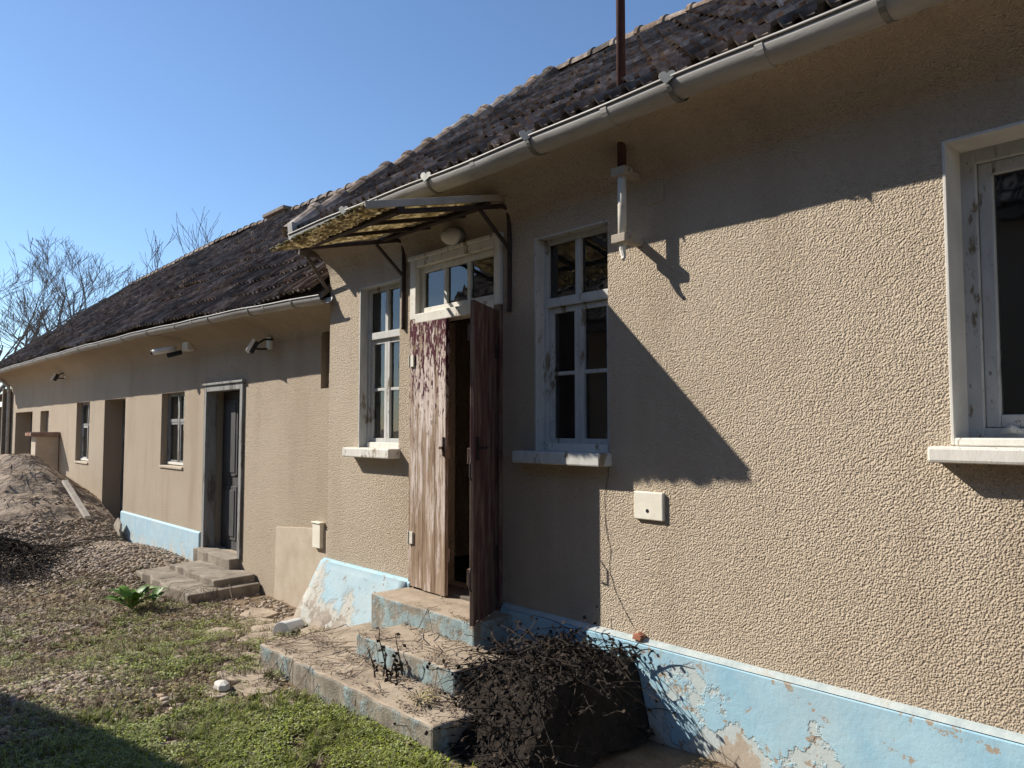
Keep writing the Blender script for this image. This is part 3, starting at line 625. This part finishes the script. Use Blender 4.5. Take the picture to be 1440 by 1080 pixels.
# ============================================================ CANOPY
can = empty('door_canopy', 'rusted iron canopy with mossy corrugated sheet above the open door', 'canopy', (-4.5, 0, 2.45))
XL, XR = -5.15, -3.87
zl = lambda y: 3.21+.245*y            # y negative outward
for X in (XR, XL):
    child(MB().tube([(X, -.012, 2.44), (X, -.012, 3.06), (X, -.025, 3.14), (X, -.07, zl(-.1)-.03), (X, -.92, zl(-.92)-.03)], .017, 6), 'bracket', 'iron', can)
    child(MB().bar((X, -.02, 2.875), (X, -.27, zl(-.25)-.06), .025, .016), 'brace', 'iron', can)
child(MB().bar((XL-.05, -.86, zl(-.86)-.02), (XR+.02, -.90, zl(-.9)-.02), .05, .035), 'front_purlin', 'iron', can, .003)
child(MB().bar((XL-.02, -.22, zl(-.22)-.02), (XR+.02, -.22, zl(-.22)-.02), .05, .035), 'back_purlin', 'iron', can, .003)
for k in (1, 2):
    X = XL+(XR-XL)*k/3; child(MB().bar((X, -.02, zl(0)-.02), (X, -.92, zl(-.92)-.02), .035, .03), 'rafter', 'iron', can, .002)
child(MB().bar((XR+.012, -.0, zl(0)+.02), (XR+.012, -1.15, zl(-1.15)+.02), .02, .045), 'side_flashing', 'old_plank', can, .003)
nx_, ny_ = 110, 14; vs_ = []
for j in range(ny_+1):
    for i in range(nx_+1):
        x = XL+.06+(XR-XL-.06)*i/nx_; y = -1.17*j/ny_
        if j == ny_: y += .018*fbm(x, 1, 9)
        vs_.append((x, y, zl(y)+.012+.011*math.sin(x*2*math.pi/.076)+.006*fbm(x, y, 4)-.055*(XR-x)/(XR-XL)*(-y/1.16)))
n2 = nx_+1; fs = [(j*n2+i, j*n2+i+1, (j+1)*n2+i+1, (j+1)*n2+i) for j in range(ny_) for i in range(nx_)]
sh = child(MB().add(vs_, fs), 'corrugated_sheet', 'mossy_sheet', can, smooth=True)
sm = sh.modifiers.new('thick', 'SOLIDIFY'); sm.thickness = .003
for (a, y) in ((-5.02, -.30), (-4.45, -.2), (-4.12, -.18)):
    child(MB().box(a-.12, y-.05, zl(y)-.012, a+.1, y+.015, zl(y)-.006), 'broken_sheet_edge', 'bare_sheet', can)
# moss crumbs lying on the sheet edge
V0 = np.array([(1, 0, 0), (-1, 0, 0), (0, 1, 0), (0, -1, 0), (0, 0, 1), (0, 0, -1)], float); F0 = np.array([(0, 2, 4), (2, 1, 4), (1, 3, 4), (3, 0, 4), (2, 0, 5), (1, 2, 5), (3, 1, 5), (0, 3, 5)])
nm = 1600; X = rng.uniform(XL+.06, XR, nm); Y = -1.18+np.abs(rng.normal(0, .22, nm)); Y = np.minimum(Y, -.1)
loc = np.stack([X, Y, 3.21+.245*Y+.020+rng.uniform(0, .006, nm)-.055*(XR-X)/(XR-XL)*(-Y/1.16)], -1); sc = rng.uniform(.006, .016, nm)
o = scatter('moss', V0*[1, 1, .6], F0, rotz(rng.uniform(0, 6.3, nm))*sc[:, None, None], loc, 'moss_leaf', can); o.matrix_parent_inverse = Matrix.Translation(-can.location); tag(o, kind='stuff')

# ============================================================ STEPS
def slab(mb, x0, x1, y0, y1, z0, z1, jit=.006, n=10):
    """box with a wavering worn front edge; top material 0, sides material 1"""
    fr_ = [(x0+(x1-x0)*i/n+ (random.uniform(-jit, jit) if 0 < i < n else 0), y0+random.uniform(-jit, jit), z1+random.uniform(-jit, .3*jit)) for i in range(n+1)]
    bk = [(x0+(x1-x0)*i/n, y1, z1) for i in range(n+1)]; lo = [(p[0], p[1]+.004, z0) for p in fr_]
    o = len(mb.v); vs_ = fr_+bk+lo+[(x0, y1, z0), (x1, y1, z0)]; k = n+1
    mb.add(vs_, [(i, i+1, k+i+1, k+i) for i in range(n)], 0)
    mb.f += [[o+q for q in f] for f in [(2*k+i, 2*k+i+1, i+1, i) for i in range(n)]+[(0, k, 3*k, 2*k), (n, 2*k+n, 3*k+1, k+n), (3*k, k, *range(k+1, 2*k), 3*k+1)]]
    mb.mi += [1]*(n+3); return mb
st = empty('concrete_steps', 'worn concrete entrance steps with faded blue risers below the peeling door', 'steps', (-4.3, 0, 0))
child(slab(MB(), -5.02, -3.80, -.37, .02, -.1, .425), 'landing', ['concrete', 'blue_riser'], st, .012)
child(slab(MB(), -4.58, -3.50, -.76, -.35, -.1, .285, .009), 'step', ['concrete', 'blue_riser'], st, .014)
child(slab(MB(), -5.27, -3.22, -1.11, -.04, -.15, .145, .010, 22), 'step', ['concrete', 'riser_worn'], st, .016)
# sloping mortar apron left of the landing
n = 14; vs_ = []; rows = 10
for j in range(rows+1):
    s = j/rows
    for i in range(n+1):
        u = i/n; top = Vector((-6.39+1.36*u, -.047, .462)); bot = Vector((-6.39+1.36*u, -.40, -.16))
        p = top.lerp(bot, s); p.y += .012*fbm(p.x, p.z, 5)*min(1, s*4); vs_.append(p)
k = n+1
mb = MB().add(vs_, [(j*k+i, j*k+i+1, (j+1)*k+i+1, (j+1)*k+i) for j in range(rows) for i in range(n)])
o = child(mb, 'battered_skirt', 'blue_apron', st, smooth=True)
s_ = o.modifiers.new('thick', 'SOLIDIFY'); s_.thickness = .03; s_.offset = -1
if sum(p.normal.z for p in o.data.polygons) < 0: o.data.flip_normals()
ws = empty('wing_steps', 'two low broken concrete slabs in front of the wing door', 'steps', (-9, .3, -.2))
child(slab(MB(), -10.3, -8.42, -.52, .29, -.35, -.09, .03), 'step', ['concrete_grey', 'concrete_grey'], ws, .015)
child(slab(MB(), -9.95, -8.55, -.2, .29, -.1, -.01, .02), 'step', ['concrete_grey', 'concrete_grey'], ws, .012)
child(slab(MB(), -10.18, -9.02, .17, .40, -.1, .11, .012), 'threshold', ['concrete_grey', 'concrete_grey'], ws, .01)
plain('terracotta_shard', MB().prism([(-2.80, .477), (-2.745, .474), (-2.73, .50), (-2.76, .518), (-2.79, .505)], -.05, -.012), 'terracotta', 'broken terracotta shard lying on the plinth ledge', 'shard', .003)

# ============================================================ YARD: heap, pillar, plank, stones
def heap_z(x, y):
    r_ = math.hypot((x+16.2)/3.5, (y+.85)/2.2); f = max(0, 1-r_); h = 1.55*(f**1.1)*(1+.0*f)
    h = min(h, 1.42-.25*(max(0, h-1.2)))
    return -.22+h+(.05*fbm(x, y, 1.8, 5)+.03*abs(fbm(x, y*.4, 6, 3)))*min(1, h*3)
xs_ = np.linspace(-20, -12.5, 130); ys_ = np.linspace(-3.2, .299, 70)
V = np.array([(x, y, heap_z(x, y)-.05*(heap_z(x, y) < -.2)) for y in ys_ for x in xs_]); k = len(xs_)
F = np.array([(j*k+i, j*k+i+1, (j+1)*k+i+1, (j+1)*k+i) for j in range(len(ys_)-1) for i in range(k-1)])
tag(soup('sand_heap', V, F, 'sand', smooth=True), 'tall heap of grey brown sand dumped against the wing wall', 'sand heap')
pl = empty('wall_pillar', 'low plastered pillar with broken tile cap behind the sand heap', 'pillar', (-18.7, .1, -.2))
child(MB().box(-18.95, -.14, -.3, -18.5, .29, 1.48), 'shaft', 'plaster', pl, .012)
for k in range(5): child(MB().box(-19.04+.122*k, -.24, 1.48+.01*(k % 2), -18.925+.122*k, .295, 1.54+random.uniform(0, .03)), 'cap_tile', 'brick', pl, .008)
plank = MB().bar((-14.35, -.45, .78), (-12.95, -.42, .30), .09, .05); plain('old_post', plank, 'old_plank', 'weathered grey wooden post lying down the sand heap', 'post', .01)
mb = MB().tube([(-6.18, -.36, -.03), (-6.02, -.60, -.01)], [.06, .075], 16); plain('plastic_cup', mb, 'white_metal', 'white plastic tub lying on its side by the step', 'tub', .004, False)
wst = MB(); lathe(wst, [(.03, -.02), (.06, 0), (.055, .03), (.02, .045)], 7, lambda a, b_, h: (a*1.3-4.95, b_*.8-1.5, h+.0)); plain('white_stone', wst, 'reveal_paint', 'single pale stone lying in the grass', 'stone', .006)
plain('broken_board', MB().prism([(-13.75, -.2), (-13.45, -.2), (-13.42, .12), (-13.6, .2), (-13.78, .08)], .16, .19), 'terracotta' if 0 else 'mortar', 'broken slab leaning beside the dark recessed doorway', 'slab', .004)
# flat paving stones beside the lower step
for k, (x, y, r_) in enumerate([(-5.15, -1.28, .2), (-4.82, -1.33, .17), (-4.5, -1.3, .16), (-5.5, -1.12, .2), (-5.62, -.8, .19), (-6.0, -.75, .2), (-5.45, -.5, .17), (-5.85, -.35, .18), (-6.4, -.5, .22), (-6.6, -.15, .2), (-7.0, -.35, .22), (-4.95, -1.52, .13), (-7.45, -.15, .22), (-6.85, -.75, .18)]):
    n = random.randint(5, 8); po = []
    for q in range(n):
        a = 2*math.pi*(q+random.uniform(-.25, .25))/n; po.append((x+r_*1.15*math.cos(a)*random.uniform(.8, 1.1), y+r_*.85*math.sin(a)*random.uniform(.8, 1.1)))
    z = ground_z(x, y); mb = MB().prism(po, z-.03, z+.022, lambda a, b, c: (a, b, c)); mb.build('flagstone', 'concrete', yard, .008)
# pebbles: 260 cobbles as parts, the rest as gravel
def ico():
    import bmesh
    bm = bmesh.new(); bmesh.ops.create_icosphere(bm, subdivisions=1, radius=1)
    for v in bm.verts: v.co *= 1+random.uniform(-.12, .12)
    V = np.array([v.co[:] for v in bm.verts]); F = np.array([[v.index for v in f.verts] for f in bm.faces]); bm.free(); return V, F
PV, PF = ico()
PMs = []
for q in range(4):
    V, F = ico(); me = bpy.data.meshes.new('cobble_stone'); me.from_pydata((V*[1, .72, .5]).tolist(), [], F.tolist()); me.materials.append(M['pebble'])
    me.polygons.foreach_set('use_smooth', [True]*len(F)); PMs.append(me)
cnt = 0; spots = []
while cnt < 280:
    x, y = random.uniform(-6.6, -3.7), random.uniform(-2.75, -1.75)
    q = proj((x, y, 0))
    if not q or not (-20 < q[0] < 330 and q[1] < 1095): continue
    if any((x-a)**2+(y-b_)**2 < .0036 for a, b_ in spots): continue
    spots.append((x, y)); s = random.uniform(.028, .046)
    o = bpy.data.objects.new('cobble_stone', random.choice(PMs)); C.objects.link(o); o.parent = yard
    o.location = (x, y, ground_z(x, y)+s*.12); o.scale = (s, s, s*random.uniform(.8, 1.1)); o.rotation_euler = (random.gauss(0, .15), random.gauss(0, .15), random.uniform(0, 6.3)); cnt += 1
def in_steps(x, y): return (-5.3 < x < -2.6 and y > -1.13) or (-10.35 < x < -8.4 and y > -.54)
def sprinkle(n, fx, zf, smin, smax, flat, dens):
    L = []
    while len(L) < n:
        x, y = fx()
        if in_steps(x, y) or y > .28: continue
        q = proj((x, y, 0))
        if not q or q[0] < -60 or q[1] > 1110: continue
        if random.random() > dens(x, y): continue
        L.append((x, y, zf(x, y), random.uniform(smin, smax)))
    return np.array(L)
def pdens(x, y):
    d = .22+.75*(fbm(x, y, 1.1) < .12)*(1 if x < -5.2 or y < -1.9 else .25)
    if x < -10: d = 1
    return d
A = sprinkle(11000, lambda: (random.uniform(-13.2, -4), random.uniform(-3, .25)), lambda x, y: max(ground_z(x, y), heap_z(x, y) if x < -12.6 else -9), .012, .03, .5, pdens)
B = sprinkle(4200, lambda: (random.gauss(-11.5, .95), random.gauss(-.45, .45)), lambda x, y: max(ground_z(x, y)+random.uniform(0, .02), heap_z(x, y) if x < -12.6 else -9), .016, .034, .5, lambda x, y: 1)
D = sprinkle(1100, lambda: (random.uniform(-15, -12.2), random.uniform(-2.6, .2)), lambda x, y: max(ground_z(x, y), heap_z(x, y)), .015, .04, .5, lambda x, y: .04+.96*(heap_z(x, y) < .2))
P = np.concatenate([A, B, D]); n = len(P); sc = P[:, 3]
tl = rng.normal(0, .25, n); Rm = rotz(rng.uniform(0, 6.3, n))
Tm = np.zeros((n, 3, 3)); Tm[:, 0, 0] = 1; Tm[:, 1, 1] = np.cos(tl); Tm[:, 1, 2] = -np.sin(tl); Tm[:, 2, 1] = np.sin(tl); Tm[:, 2, 2] = np.cos(tl)
mats = Rm @ Tm * sc[:, None, None]
# cheaper pebble: octahedron cut once
def pebble():
    import bmesh
    bm = bmesh.new(); bmesh.ops.create_uvsphere(bm, u_segments=6, v_segments=4, radius=1); bmesh.ops.triangulate(bm, faces=bm.faces)
    for v in bm.verts: v.co *= 1+random.uniform(-.15, .15)
    V = np.array([v.co[:] for v in bm.verts]); F = np.array([[v.index for v in f.verts] for f in bm.faces]); bm.free(); return V*[1.15, .8, .55], F
V, F = pebble()
tag(scatter('gravel', V, F, mats, P[:, :3]+[0, 0, .004], 'pebble', smooth=True), 'loose beige pebbles and gravel strewn over the yard', 'gravel', kind='stuff')

# ------------------------------------------------------------ vegetation
def leaf_clump(nl, ln, wd, hgt, spread):
    vs_ = []; fs = []
    for k in range(nl):
        a = random.uniform(0, 6.283); r0 = random.uniform(0, spread); d = Vector((math.cos(a), math.sin(a), 0)); s = Vector((-d.y, d.x, 0))
        p = Vector((r0*math.cos(a*3.1), r0*math.sin(a*3.1), random.uniform(.2, 1)*hgt)); l = ln*random.uniform(.6, 1.2); up = random.uniform(-.1, .9)
        q = p+d*l*.5+Vector((0, 0, up*l*.5)); e = p+d*l+Vector((0, 0, up*l*.55)); w_ = wd*random.uniform(.7, 1.2)
        o = len(vs_); vs_ += [p, q-s*w_/2, q+s*w_/2+Vector((0, 0, w_*.25)), e]; fs += [(o, o+1, o+2), (o+1, o+3, o+2)]
    return np.array([tuple(v) for v in vs_]), np.array(fs)
def gdens(x, y):
    z = .05 if x > -9 else .02
    if x > -5.4 and y < -1.12: z = max(z, sst(-4.75, -4.0, x+.4*fbm(x, y, 2))*1.1)
    z = max(z, .55*math.exp(-(((x+6.2)/.8)**2+((y+1.3)/.35)**2)))
    return z*sst(-.1, .3, fbm(x+9, y, 2.2, 5)+(.28 if x > -4.4 else .0))
def grass(name, n, proto, fx, dens, mt, smin, smax, label, cat):
    L = sprinkle(n, fx, ground_z, smin, smax, 1, dens); rr = rotz(rng.uniform(0, 6.3, n))*L[:, 3][:, None, None]
    return tag(scatter(name, *proto, rr, L[:, :3], mt), label, cat, kind='stuff')
random.seed(21)
grass('ground_weeds', 6500, leaf_clump(20, .020, .010, .04, .05), lambda: (random.uniform(-9, -2.6), random.uniform(-2.9, -.3)), gdens, 'leaf', .6, 1.25, 'low bright green chickweed carpet growing before the steps', 'weeds')
grass('dry_moss', 3000, leaf_clump(12, .028, .010, .03, .06), lambda: (random.uniform(-10.5, -3), random.uniform(-2.9, -.3)), lambda x, y: .12+.5*gdens(x, y)+.3*(fbm(x+3, y, 1.4) > .1), 'moss_leaf', .6, 1.3, 'yellowish dry moss and grass among the pebbles', 'moss')
def blade_clump():
    vs_ = []; fs = []
    for k in range(16):
        a = random.uniform(0, 6.28); l = random.uniform(.04, .11); d = Vector((math.cos(a), math.sin(a), 0)); sd_ = Vector((-d.y, d.x, 0))*.0022; p = d*random.uniform(0, .02); q = p+d*l*.3+Vector((0, 0, l*.7)); e = p+d*l*.75+Vector((0, 0, l*.85))
        o = len(vs_); vs_ += [p-sd_, p+sd_, q+sd_*.8, q-sd_*.8, e, e]; fs += [(o, o+1, o+2), (o, o+2, o+3), (o+3, o+2, o+4)]
    return np.array([tuple(v) for v in vs_]), np.array(fs)
grass('grass_blades', 1500, blade_clump(), lambda: (random.uniform(-9, -2.6), random.uniform(-2.9, -.3)), lambda x, y: .9*gdens(x+.3, y), 'leaf', .5, 1.0, 'thin green grass blades standing among the chickweed', 'grass')
grass('straw_blades', 2600, blade_clump(), lambda: (random.uniform(-11, -3), random.uniform(-2.9, -.2)), lambda x, y: .25+.5*(fbm(x, y+5, 1.6) > 0), 'twig', .35, .9, 'dry straw coloured grass lying among the pebbles', 'dry grass')
def twigs(n, fx, zf, lmin, lmax, r0, dens=lambda x, y: 1, lift=.03):
    mb = MB()
    for _ in range(n):
        for _k in range(50):
            x, y = fx()
            if random.random() < dens(x, y): break
        a = random.uniform(0, 6.283); l = random.uniform(lmin, lmax); c2 = random.uniform(-.8, .8); pts_ = []
        for s in range(4):
            f = s/3; aa = a+c2*f; x2 = x+math.cos(aa)*l*f; y2 = min(y+math.sin(aa)*l*f, .27); pts_.append((x2, y2, zf(x2, y2)+random.uniform(.004, lift)))
        r_ = r0*random.uniform(.6, 1.5); mb.tube(pts_, [r_, r_*.9, r_*.7, r_*.4], 4, False)
    return mb
def surf(x, y):
    z = max(ground_z(x, y), heap_z(x, y) if x < -12.4 else -9)
    if -5.27 < x < -3.22 and y > -1.11: z = .147
    if -4.58 < x < -3.5 and y > -.76: z = .287
    if -5.02 < x < -3.8 and y > -.37: z = .427
    if -10.3 < x < -8.42 and y > -.52: z = -.09
    return z
mb = twigs(300, lambda: (random.uniform(-8.6, -5.2), random.uniform(-1.1, .2)), surf, .1, .45, .0028)
mb2 = twigs(80, lambda: (random.uniform(-5.6, -4), random.uniform(-1.4, -1.1)), surf, .1, .4, .0026)
mb3 = twigs(260, lambda: (random.uniform(-12.5, -4.2), random.uniform(-2.8, -.5)), surf, .1, .45, .003)
mb4 = twigs(36, lambda: (random.uniform(-5.2, -3.3), random.uniform(-1.08, -.45)), surf, .1, .4, .003)
for q in (mb2, mb3, mb4): mb.add(q.v, q.f)
tag(mb.build('dry_twigs', 'twig', recalc=False), 'dry twigs and straw litter scattered around the steps', 'twigs', kind='stuff')
mb = twigs(700, lambda: (random.gauss(-12.0, .6), random.gauss(-1.75, .38)), lambda x, y: max(ground_z(x, y), heap_z(x, y) if x < -12.4 else -9)+.35*math.exp(-(((x+12)/.8)**2+((y+1.75)/.5)**2)), .2, .7, .006, lift=.12)
tag(mb.build('brush_pile', 'twig_dark', recalc=False), 'dark tangled pile of dead brushwood at foot of sand heap', 'brush pile', kind='stuff')
mb = twigs(500, lambda: (random.uniform(-17, -12.6), random.uniform(-2.4, .2)), lambda x, y: max(heap_z(x, y), ground_z(x, y)), .1, .5, .004, lift=.03)
tag(mb.build('heap_straw', 'twig', recalc=False), 'straw and dead stalks littering the sand heap', 'straw', kind='stuff')
# dead vines by the steps, enlarged into a dark heap standing in for shade
def vine_h(x, y):
    fx = min(sst(-3.62, -3.25, x), sst(-2.66, -2.78, x)); return .03+.42*fx*sst(-1.0, -.62, y)
vine = empty('vine_shade_heap', 'dead vines enlarged into an added dark heap that stands in for shade at the plinth', 'dead vine', (-3.1, -.4, 0))
vs_ = []; nx_, ny_ = 26, 26
for j in range(ny_+1):
    for i in range(nx_+1):
        x, y = -3.62+.98*i/nx_, -1.0+.95*j/ny_; vs_.append((x, y, vine_h(x, y)*.86-.03+.03*fbm(x, y, 9)))
child(MB().add(vs_, [(j*(nx_+1)+i, j*(nx_+1)+i+1, (j+1)*(nx_+1)+i+1, (j+1)*(nx_+1)+i) for j in range(ny_) for i in range(nx_)]), 'shade_core', 'shade_core_dark', vine)  # added dark core that blocks light beneath the stems
mb = MB()
for _ in range(800):
    x, y = random.uniform(-3.58, -2.68), random.uniform(-.98, -.06); p = Vector((x, y, vine_h(x, y)*random.uniform(.75, 1.0)+.01)); a = random.uniform(0, 6.283); v = Vector((math.cos(a), math.sin(a), random.gauss(.1, .35))).normalized()*random.uniform(.02, .07); pts_ = [p]
    for q in range(4): v = v+Vector((random.gauss(0, .012), random.gauss(0, .012), random.gauss(-.006, .008))); p = p+v; p.y = min(p.y, -.05); p.z = max(p.z, .02); pts_.append(p.copy())
    r_ = random.uniform(.0015, .0045); mb.tube(pts_, [r_, r_, r_*.8, r_*.6, r_*.4], 4, False)
    for q in range(3):
        c_ = pts_[random.randint(1, 4)]; d = Vector((random.gauss(0, 1), random.gauss(0, 1), random.gauss(0, 1))).normalized()*random.uniform(.015, .035); e = d.orthogonal().normalized()*.011; mb.add([c_, c_+d*.5+e, c_+d, c_+d*.5-e], [(0, 1, 2, 3)])
o = mb.build('stems', 'twig_dark', vine, recalc=False); o.matrix_parent_inverse = Matrix.Translation(-vine.location); tag(o, kind='stuff')
mb = MB()
for k in range(9):
    p = Vector((-4.02+random.gauss(0, .05), -.84+random.gauss(0, .04), .15)); v = Vector((random.gauss(.15, .3), random.gauss(-.05, .2), 1)).normalized()*random.uniform(.03, .09); pts_ = [p]
    for s in range(4): v = v+Vector((random.gauss(0, .014), random.gauss(0, .012), -.006)); p = p+v; pts_.append(p.copy())
    mb.tube(pts_, [.006, .005, .004, .003, .002], 4, False)
    for s in range(5):
        q = pts_[random.randint(1, 4)]; d = Vector((random.gauss(0, 1), random.gauss(0, 1), random.gauss(0, 1))).normalized()*.035; e = d.orthogonal().normalized()*.012; mb.add([q, q+d*.5+e, q+d, q+d*.5-e], [(0, 1, 2, 3)])
tag(mb.build('withered_weed', 'twig_dark', recalc=False), 'withered dark weed standing on the lowest entrance step', 'weed')
L = []
while len(L) < 380:
    x, y = random.uniform(-5.25, -3.25), random.uniform(-1.09, -.05)
    edge = min(abs(y+.78), abs(y+.40)*1.6, abs(y+1.05)*3)
    if random.random() < math.exp(-edge*14)+.06 and not (x < -4.6 and y > -.62): L.append((x, y, surf(x, y)+.002))
n = len(L); tag(scatter('leaf_litter', *leaf_clump(7, .022, .009, .008, .03), rotz(rng.uniform(0, 6.3, n)), np.array(L), 'twig'), 'brown dead leaf litter lying on the concrete steps', 'leaf litter', kind='stuff')
# broad-leaved weed
def rosette(x, y, n, ln, label):
    root = empty('broadleaf_weed', label, 'weed', (x, y, ground_z(x, y)))
    for k in range(n):
        a = k*2.4+random.uniform(-.2, .2); l = ln*random.uniform(.6, 1.1); el = random.uniform(.6, 1.35); vs_ = []; fs = []; segs = 6
        for s in range(segs+1):
            f = s/segs; rr_ = l*f*math.cos(el*(1-.35*f)); zz = l*f*math.sin(el)*(1-.38*f*f); wd = l*.30*math.sin(math.pi*min(1, .08+f*.92))**.8*(.35+.65*f if f < .5 else 1)
            cx, cy = math.cos(a), math.sin(a); wob = .006*math.sin(s*2.3+k)
            for q in (-1, 0, 1): vs_.append((cx*rr_-cy*q*wd/2, cy*rr_+cx*q*wd/2, zz+.02+abs(q)*wd*.22+wob*abs(q)))
        fs = [(s*3+q, s*3+q+1, s*3+q+4, s*3+q+3) for s in range(segs) for q in (0, 1)]
        MB().add(vs_, fs).build('leaf', 'weed_leaf', root, smooth=True)
rosette(-8.45, -1.05, 26, .34, 'bright green broad-leaved weed growing beside the wing steps')
rosette(-8.75, -.75, 12, .22, 'smaller broad-leaved weed sprouting between the gravel and wing slabs')
# small tuft at the lower step
p_ = leaf_clump(60, .09, .007, .02, .04)
for (x, y, lb) in ((-4.95, -1.15, 'small grass tuft against the front of the lowest step'), (-3.55, -.95, 'pale grass tuft growing on the right end of the lowest step')):
    o = scatter('grass_tuft', *p_, np.eye(3)[None]*1.0, [(x, y, surf(x, y))], 'moss_leaf' if y > -1 else 'leaf'); tag(o, lb, 'grass tuft')

# bare trees behind
def tree(x, y, h, label, seed, spread=1.0, base=-.3, lv=5):
    random.seed(seed); root = empty('bare_tree', label, 'tree', (x, y, base), 'bare trees beyond the wing'); tr_, cr_ = MB(), MB()
    def grow(p, d, l, r_, lev):
        pts_ = [p]; rs = [r_]; dd = d.copy()
        for s in range(4):
            dd = (dd+Vector((random.gauss(0, .09), random.gauss(0, .09), random.gauss(.03, .05)))).normalized(); p = p+dd*l/4; pts_.append(p); rs.append(max(r_*(1-.12*(s+1)), .007))
        (tr_ if lev < 1 else cr_).tube(pts_, rs, 6 if lev < 2 else 3, False)
        if lev >= lv: return
        for k in range(random.choice((2, 3, 3)) if lev else 5):
            f = random.uniform(.35, 1); i = min(3, int(f*4)); q = pts_[i].lerp(pts_[i+1], f*4-i)
            ax = Vector((random.gauss(0, 1), random.gauss(0, 1), random.gauss(0, .25))).normalized()
            nd_ = (dd+ax*random.uniform(.45, .9)*spread+Vector((0, 0, .18))).normalized()
            grow(q, nd_, l*random.uniform(.55, .78), max(rs[i]*.6, .008), lev+1)
    grow(Vector((0, 0, 0)), Vector((random.gauss(0, .05), random.gauss(0, .05), 1)).normalized(), h*.36, h*.017, 0)
    tr_.build('trunk', 'bark', root, recalc=False); cr_.build('crown', 'bark', root, recalc=False)
tree(-38, 2.4, 14, 'tall bare tree with wide twiggy crown beyond the wing end', 3, lv=6)
tree(-36.5, .6, 13, 'leaning bare tree at the yard edge beyond the downpipe', 8, lv=6)
tree(-37, 6.0, 12.5, 'slim bare tree rising behind the low end of wing roof', 12, .8)
tree(-30, 8.4, 13.2, 'bushy bare tree crown showing above middle of the wing ridge', 15, .8)
mb = MB()
for k in range(9):
    x = -11.6+k*.18+random.uniform(-.1, .1); mb.tube([(x, 3.6, 5.6), (x+.03, 3.6, 6.1), (x+random.uniform(-.1, .1), 3.6, 6.1+random.uniform(.1, .5))], [.008, .006, .003], 3, False)
# timber lean-to past the end of the wing
ln_ = empty('timber_lean_to', 'dark timber lean-to shed beyond the far end of the wing', 'shed', (-28, .4, -.2))
for k in range(10): child(MB().box(-30+.3*k, .6+random.uniform(0, .02), -.3, -29.72+.3*k, .64, 2.3), 'board', 'boards', ln_)
child(MB().bar((-30.2, -.1, 2.3), (-30.2, 2.4, 3.1), .1, .1).bar((-26.8, -.1, 2.3), (-26.8, 2.4, 3.1), .1, .1), 'rafter', 'timber', ln_)
child(MB().add([(-30.4, -.3, 2.32), (-26.6, -.3, 2.32), (-26.6, 2.5, 3.2), (-30.4, 2.5, 3.2), (-30.4, -.3, 2.40), (-26.6, -.3, 2.40), (-26.6, 2.5, 3.28), (-30.4, 2.5, 3.28)], [(0, 1, 2, 3), (4, 5, 6, 7), (0, 1, 5, 4), (2, 3, 7, 6), (1, 2, 6, 5), (3, 0, 4, 7)]), 'roof', 'tile', ln_)
for x in (-30.1, -26.9): child(MB().box(x-.06, -.16, -.3, x+.06, -.04, 2.3), 'post', 'timber', ln_)

# ============================================================ barn across the yard (behind and left of the camera; it throws the corner shadow and mirrors in the panes)
barn = empty('barn', 'barn with tiled roof standing across the yard opposite the house', 'barn', (-8.65, -4.78, 0)); barn.rotation_euler = (0, 0, math.atan2(.43, 1.76))
MB().box(-6.4, -5.2, -.3, 2.4, -.45, 3.1).build('wall', 'stucco_wing', barn)
MB().prism([(-.45, 3.1), (-5.2, 3.1), (-2.83, 5.9)], -6.3, 2.3, lambda a, b, c: (c, a, b)).build('gable', 'stucco_wing', barn)
a0, b0 = Vector((0, 0, 3.12)), Vector((0, -2.85, 6.3))
MB().prism([(0, 3.1), (-2.85, 6.27), (-5.7, 3.1), (-5.7, 3.02), (-2.85, 6.17), (0, 3.02)], -6.6, 2.6, lambda a, b, c: (c, a, b)).build('roof', 'timber', barn)
ey = (b0-a0).normalized(); ex = Vector((-1, 0, 0)); ez = ex.cross(ey); Ls = (b0-a0).length
locs = []; 
for i in range(42):
    for j in range(12): locs.append(tuple(a0+ey*(j/12*Ls)+ez*.04+Vector((2.6-.215*i, 0, 0))))
mm = np.array(Matrix((ex, ey, ez)).transposed() @ Matrix.Rotation(-.08, 3, 'X'))
tag(scatter('roof_tiles', TV, TTRI, np.repeat(mm[None], len(locs), 0), locs, 'tile', barn), kind='stuff')

opp = empty('opposite_house', 'tall tiled house across the yard facing the beige house', 'house', (0, -7, 0))
MB().box(-5.2, -7, -.3, 9, 0, 4.3).build('wall', 'stucco_wing', opp)
MB().prism([(.3, 4.3), (-3.5, 7.9), (-7.3, 4.3), (-7.3, 4.2), (.3, 4.2)], -5.4, 9.2, lambda a, b, c: (c, a, b)).build('roof', 'timber', opp)
a0, b0 = Vector((0, .32, 4.33)), Vector((0, -3.5, 7.95)); ey = (b0-a0).normalized(); ez = ex.cross(ey); Ls = (b0-a0).length
locs = [tuple(a0+ey*(j/15*Ls)+ez*.04+Vector((9.2-.215*i, 0, 0))) for i in range(68) for j in range(15)]
mm = np.array(Matrix((ex, ey, ez)).transposed() @ Matrix.Rotation(-.08, 3, 'X'))
tag(scatter('roof_tiles', TV, TTRI, np.repeat(mm[None], len(locs), 0), locs, 'tile', opp), kind='stuff')
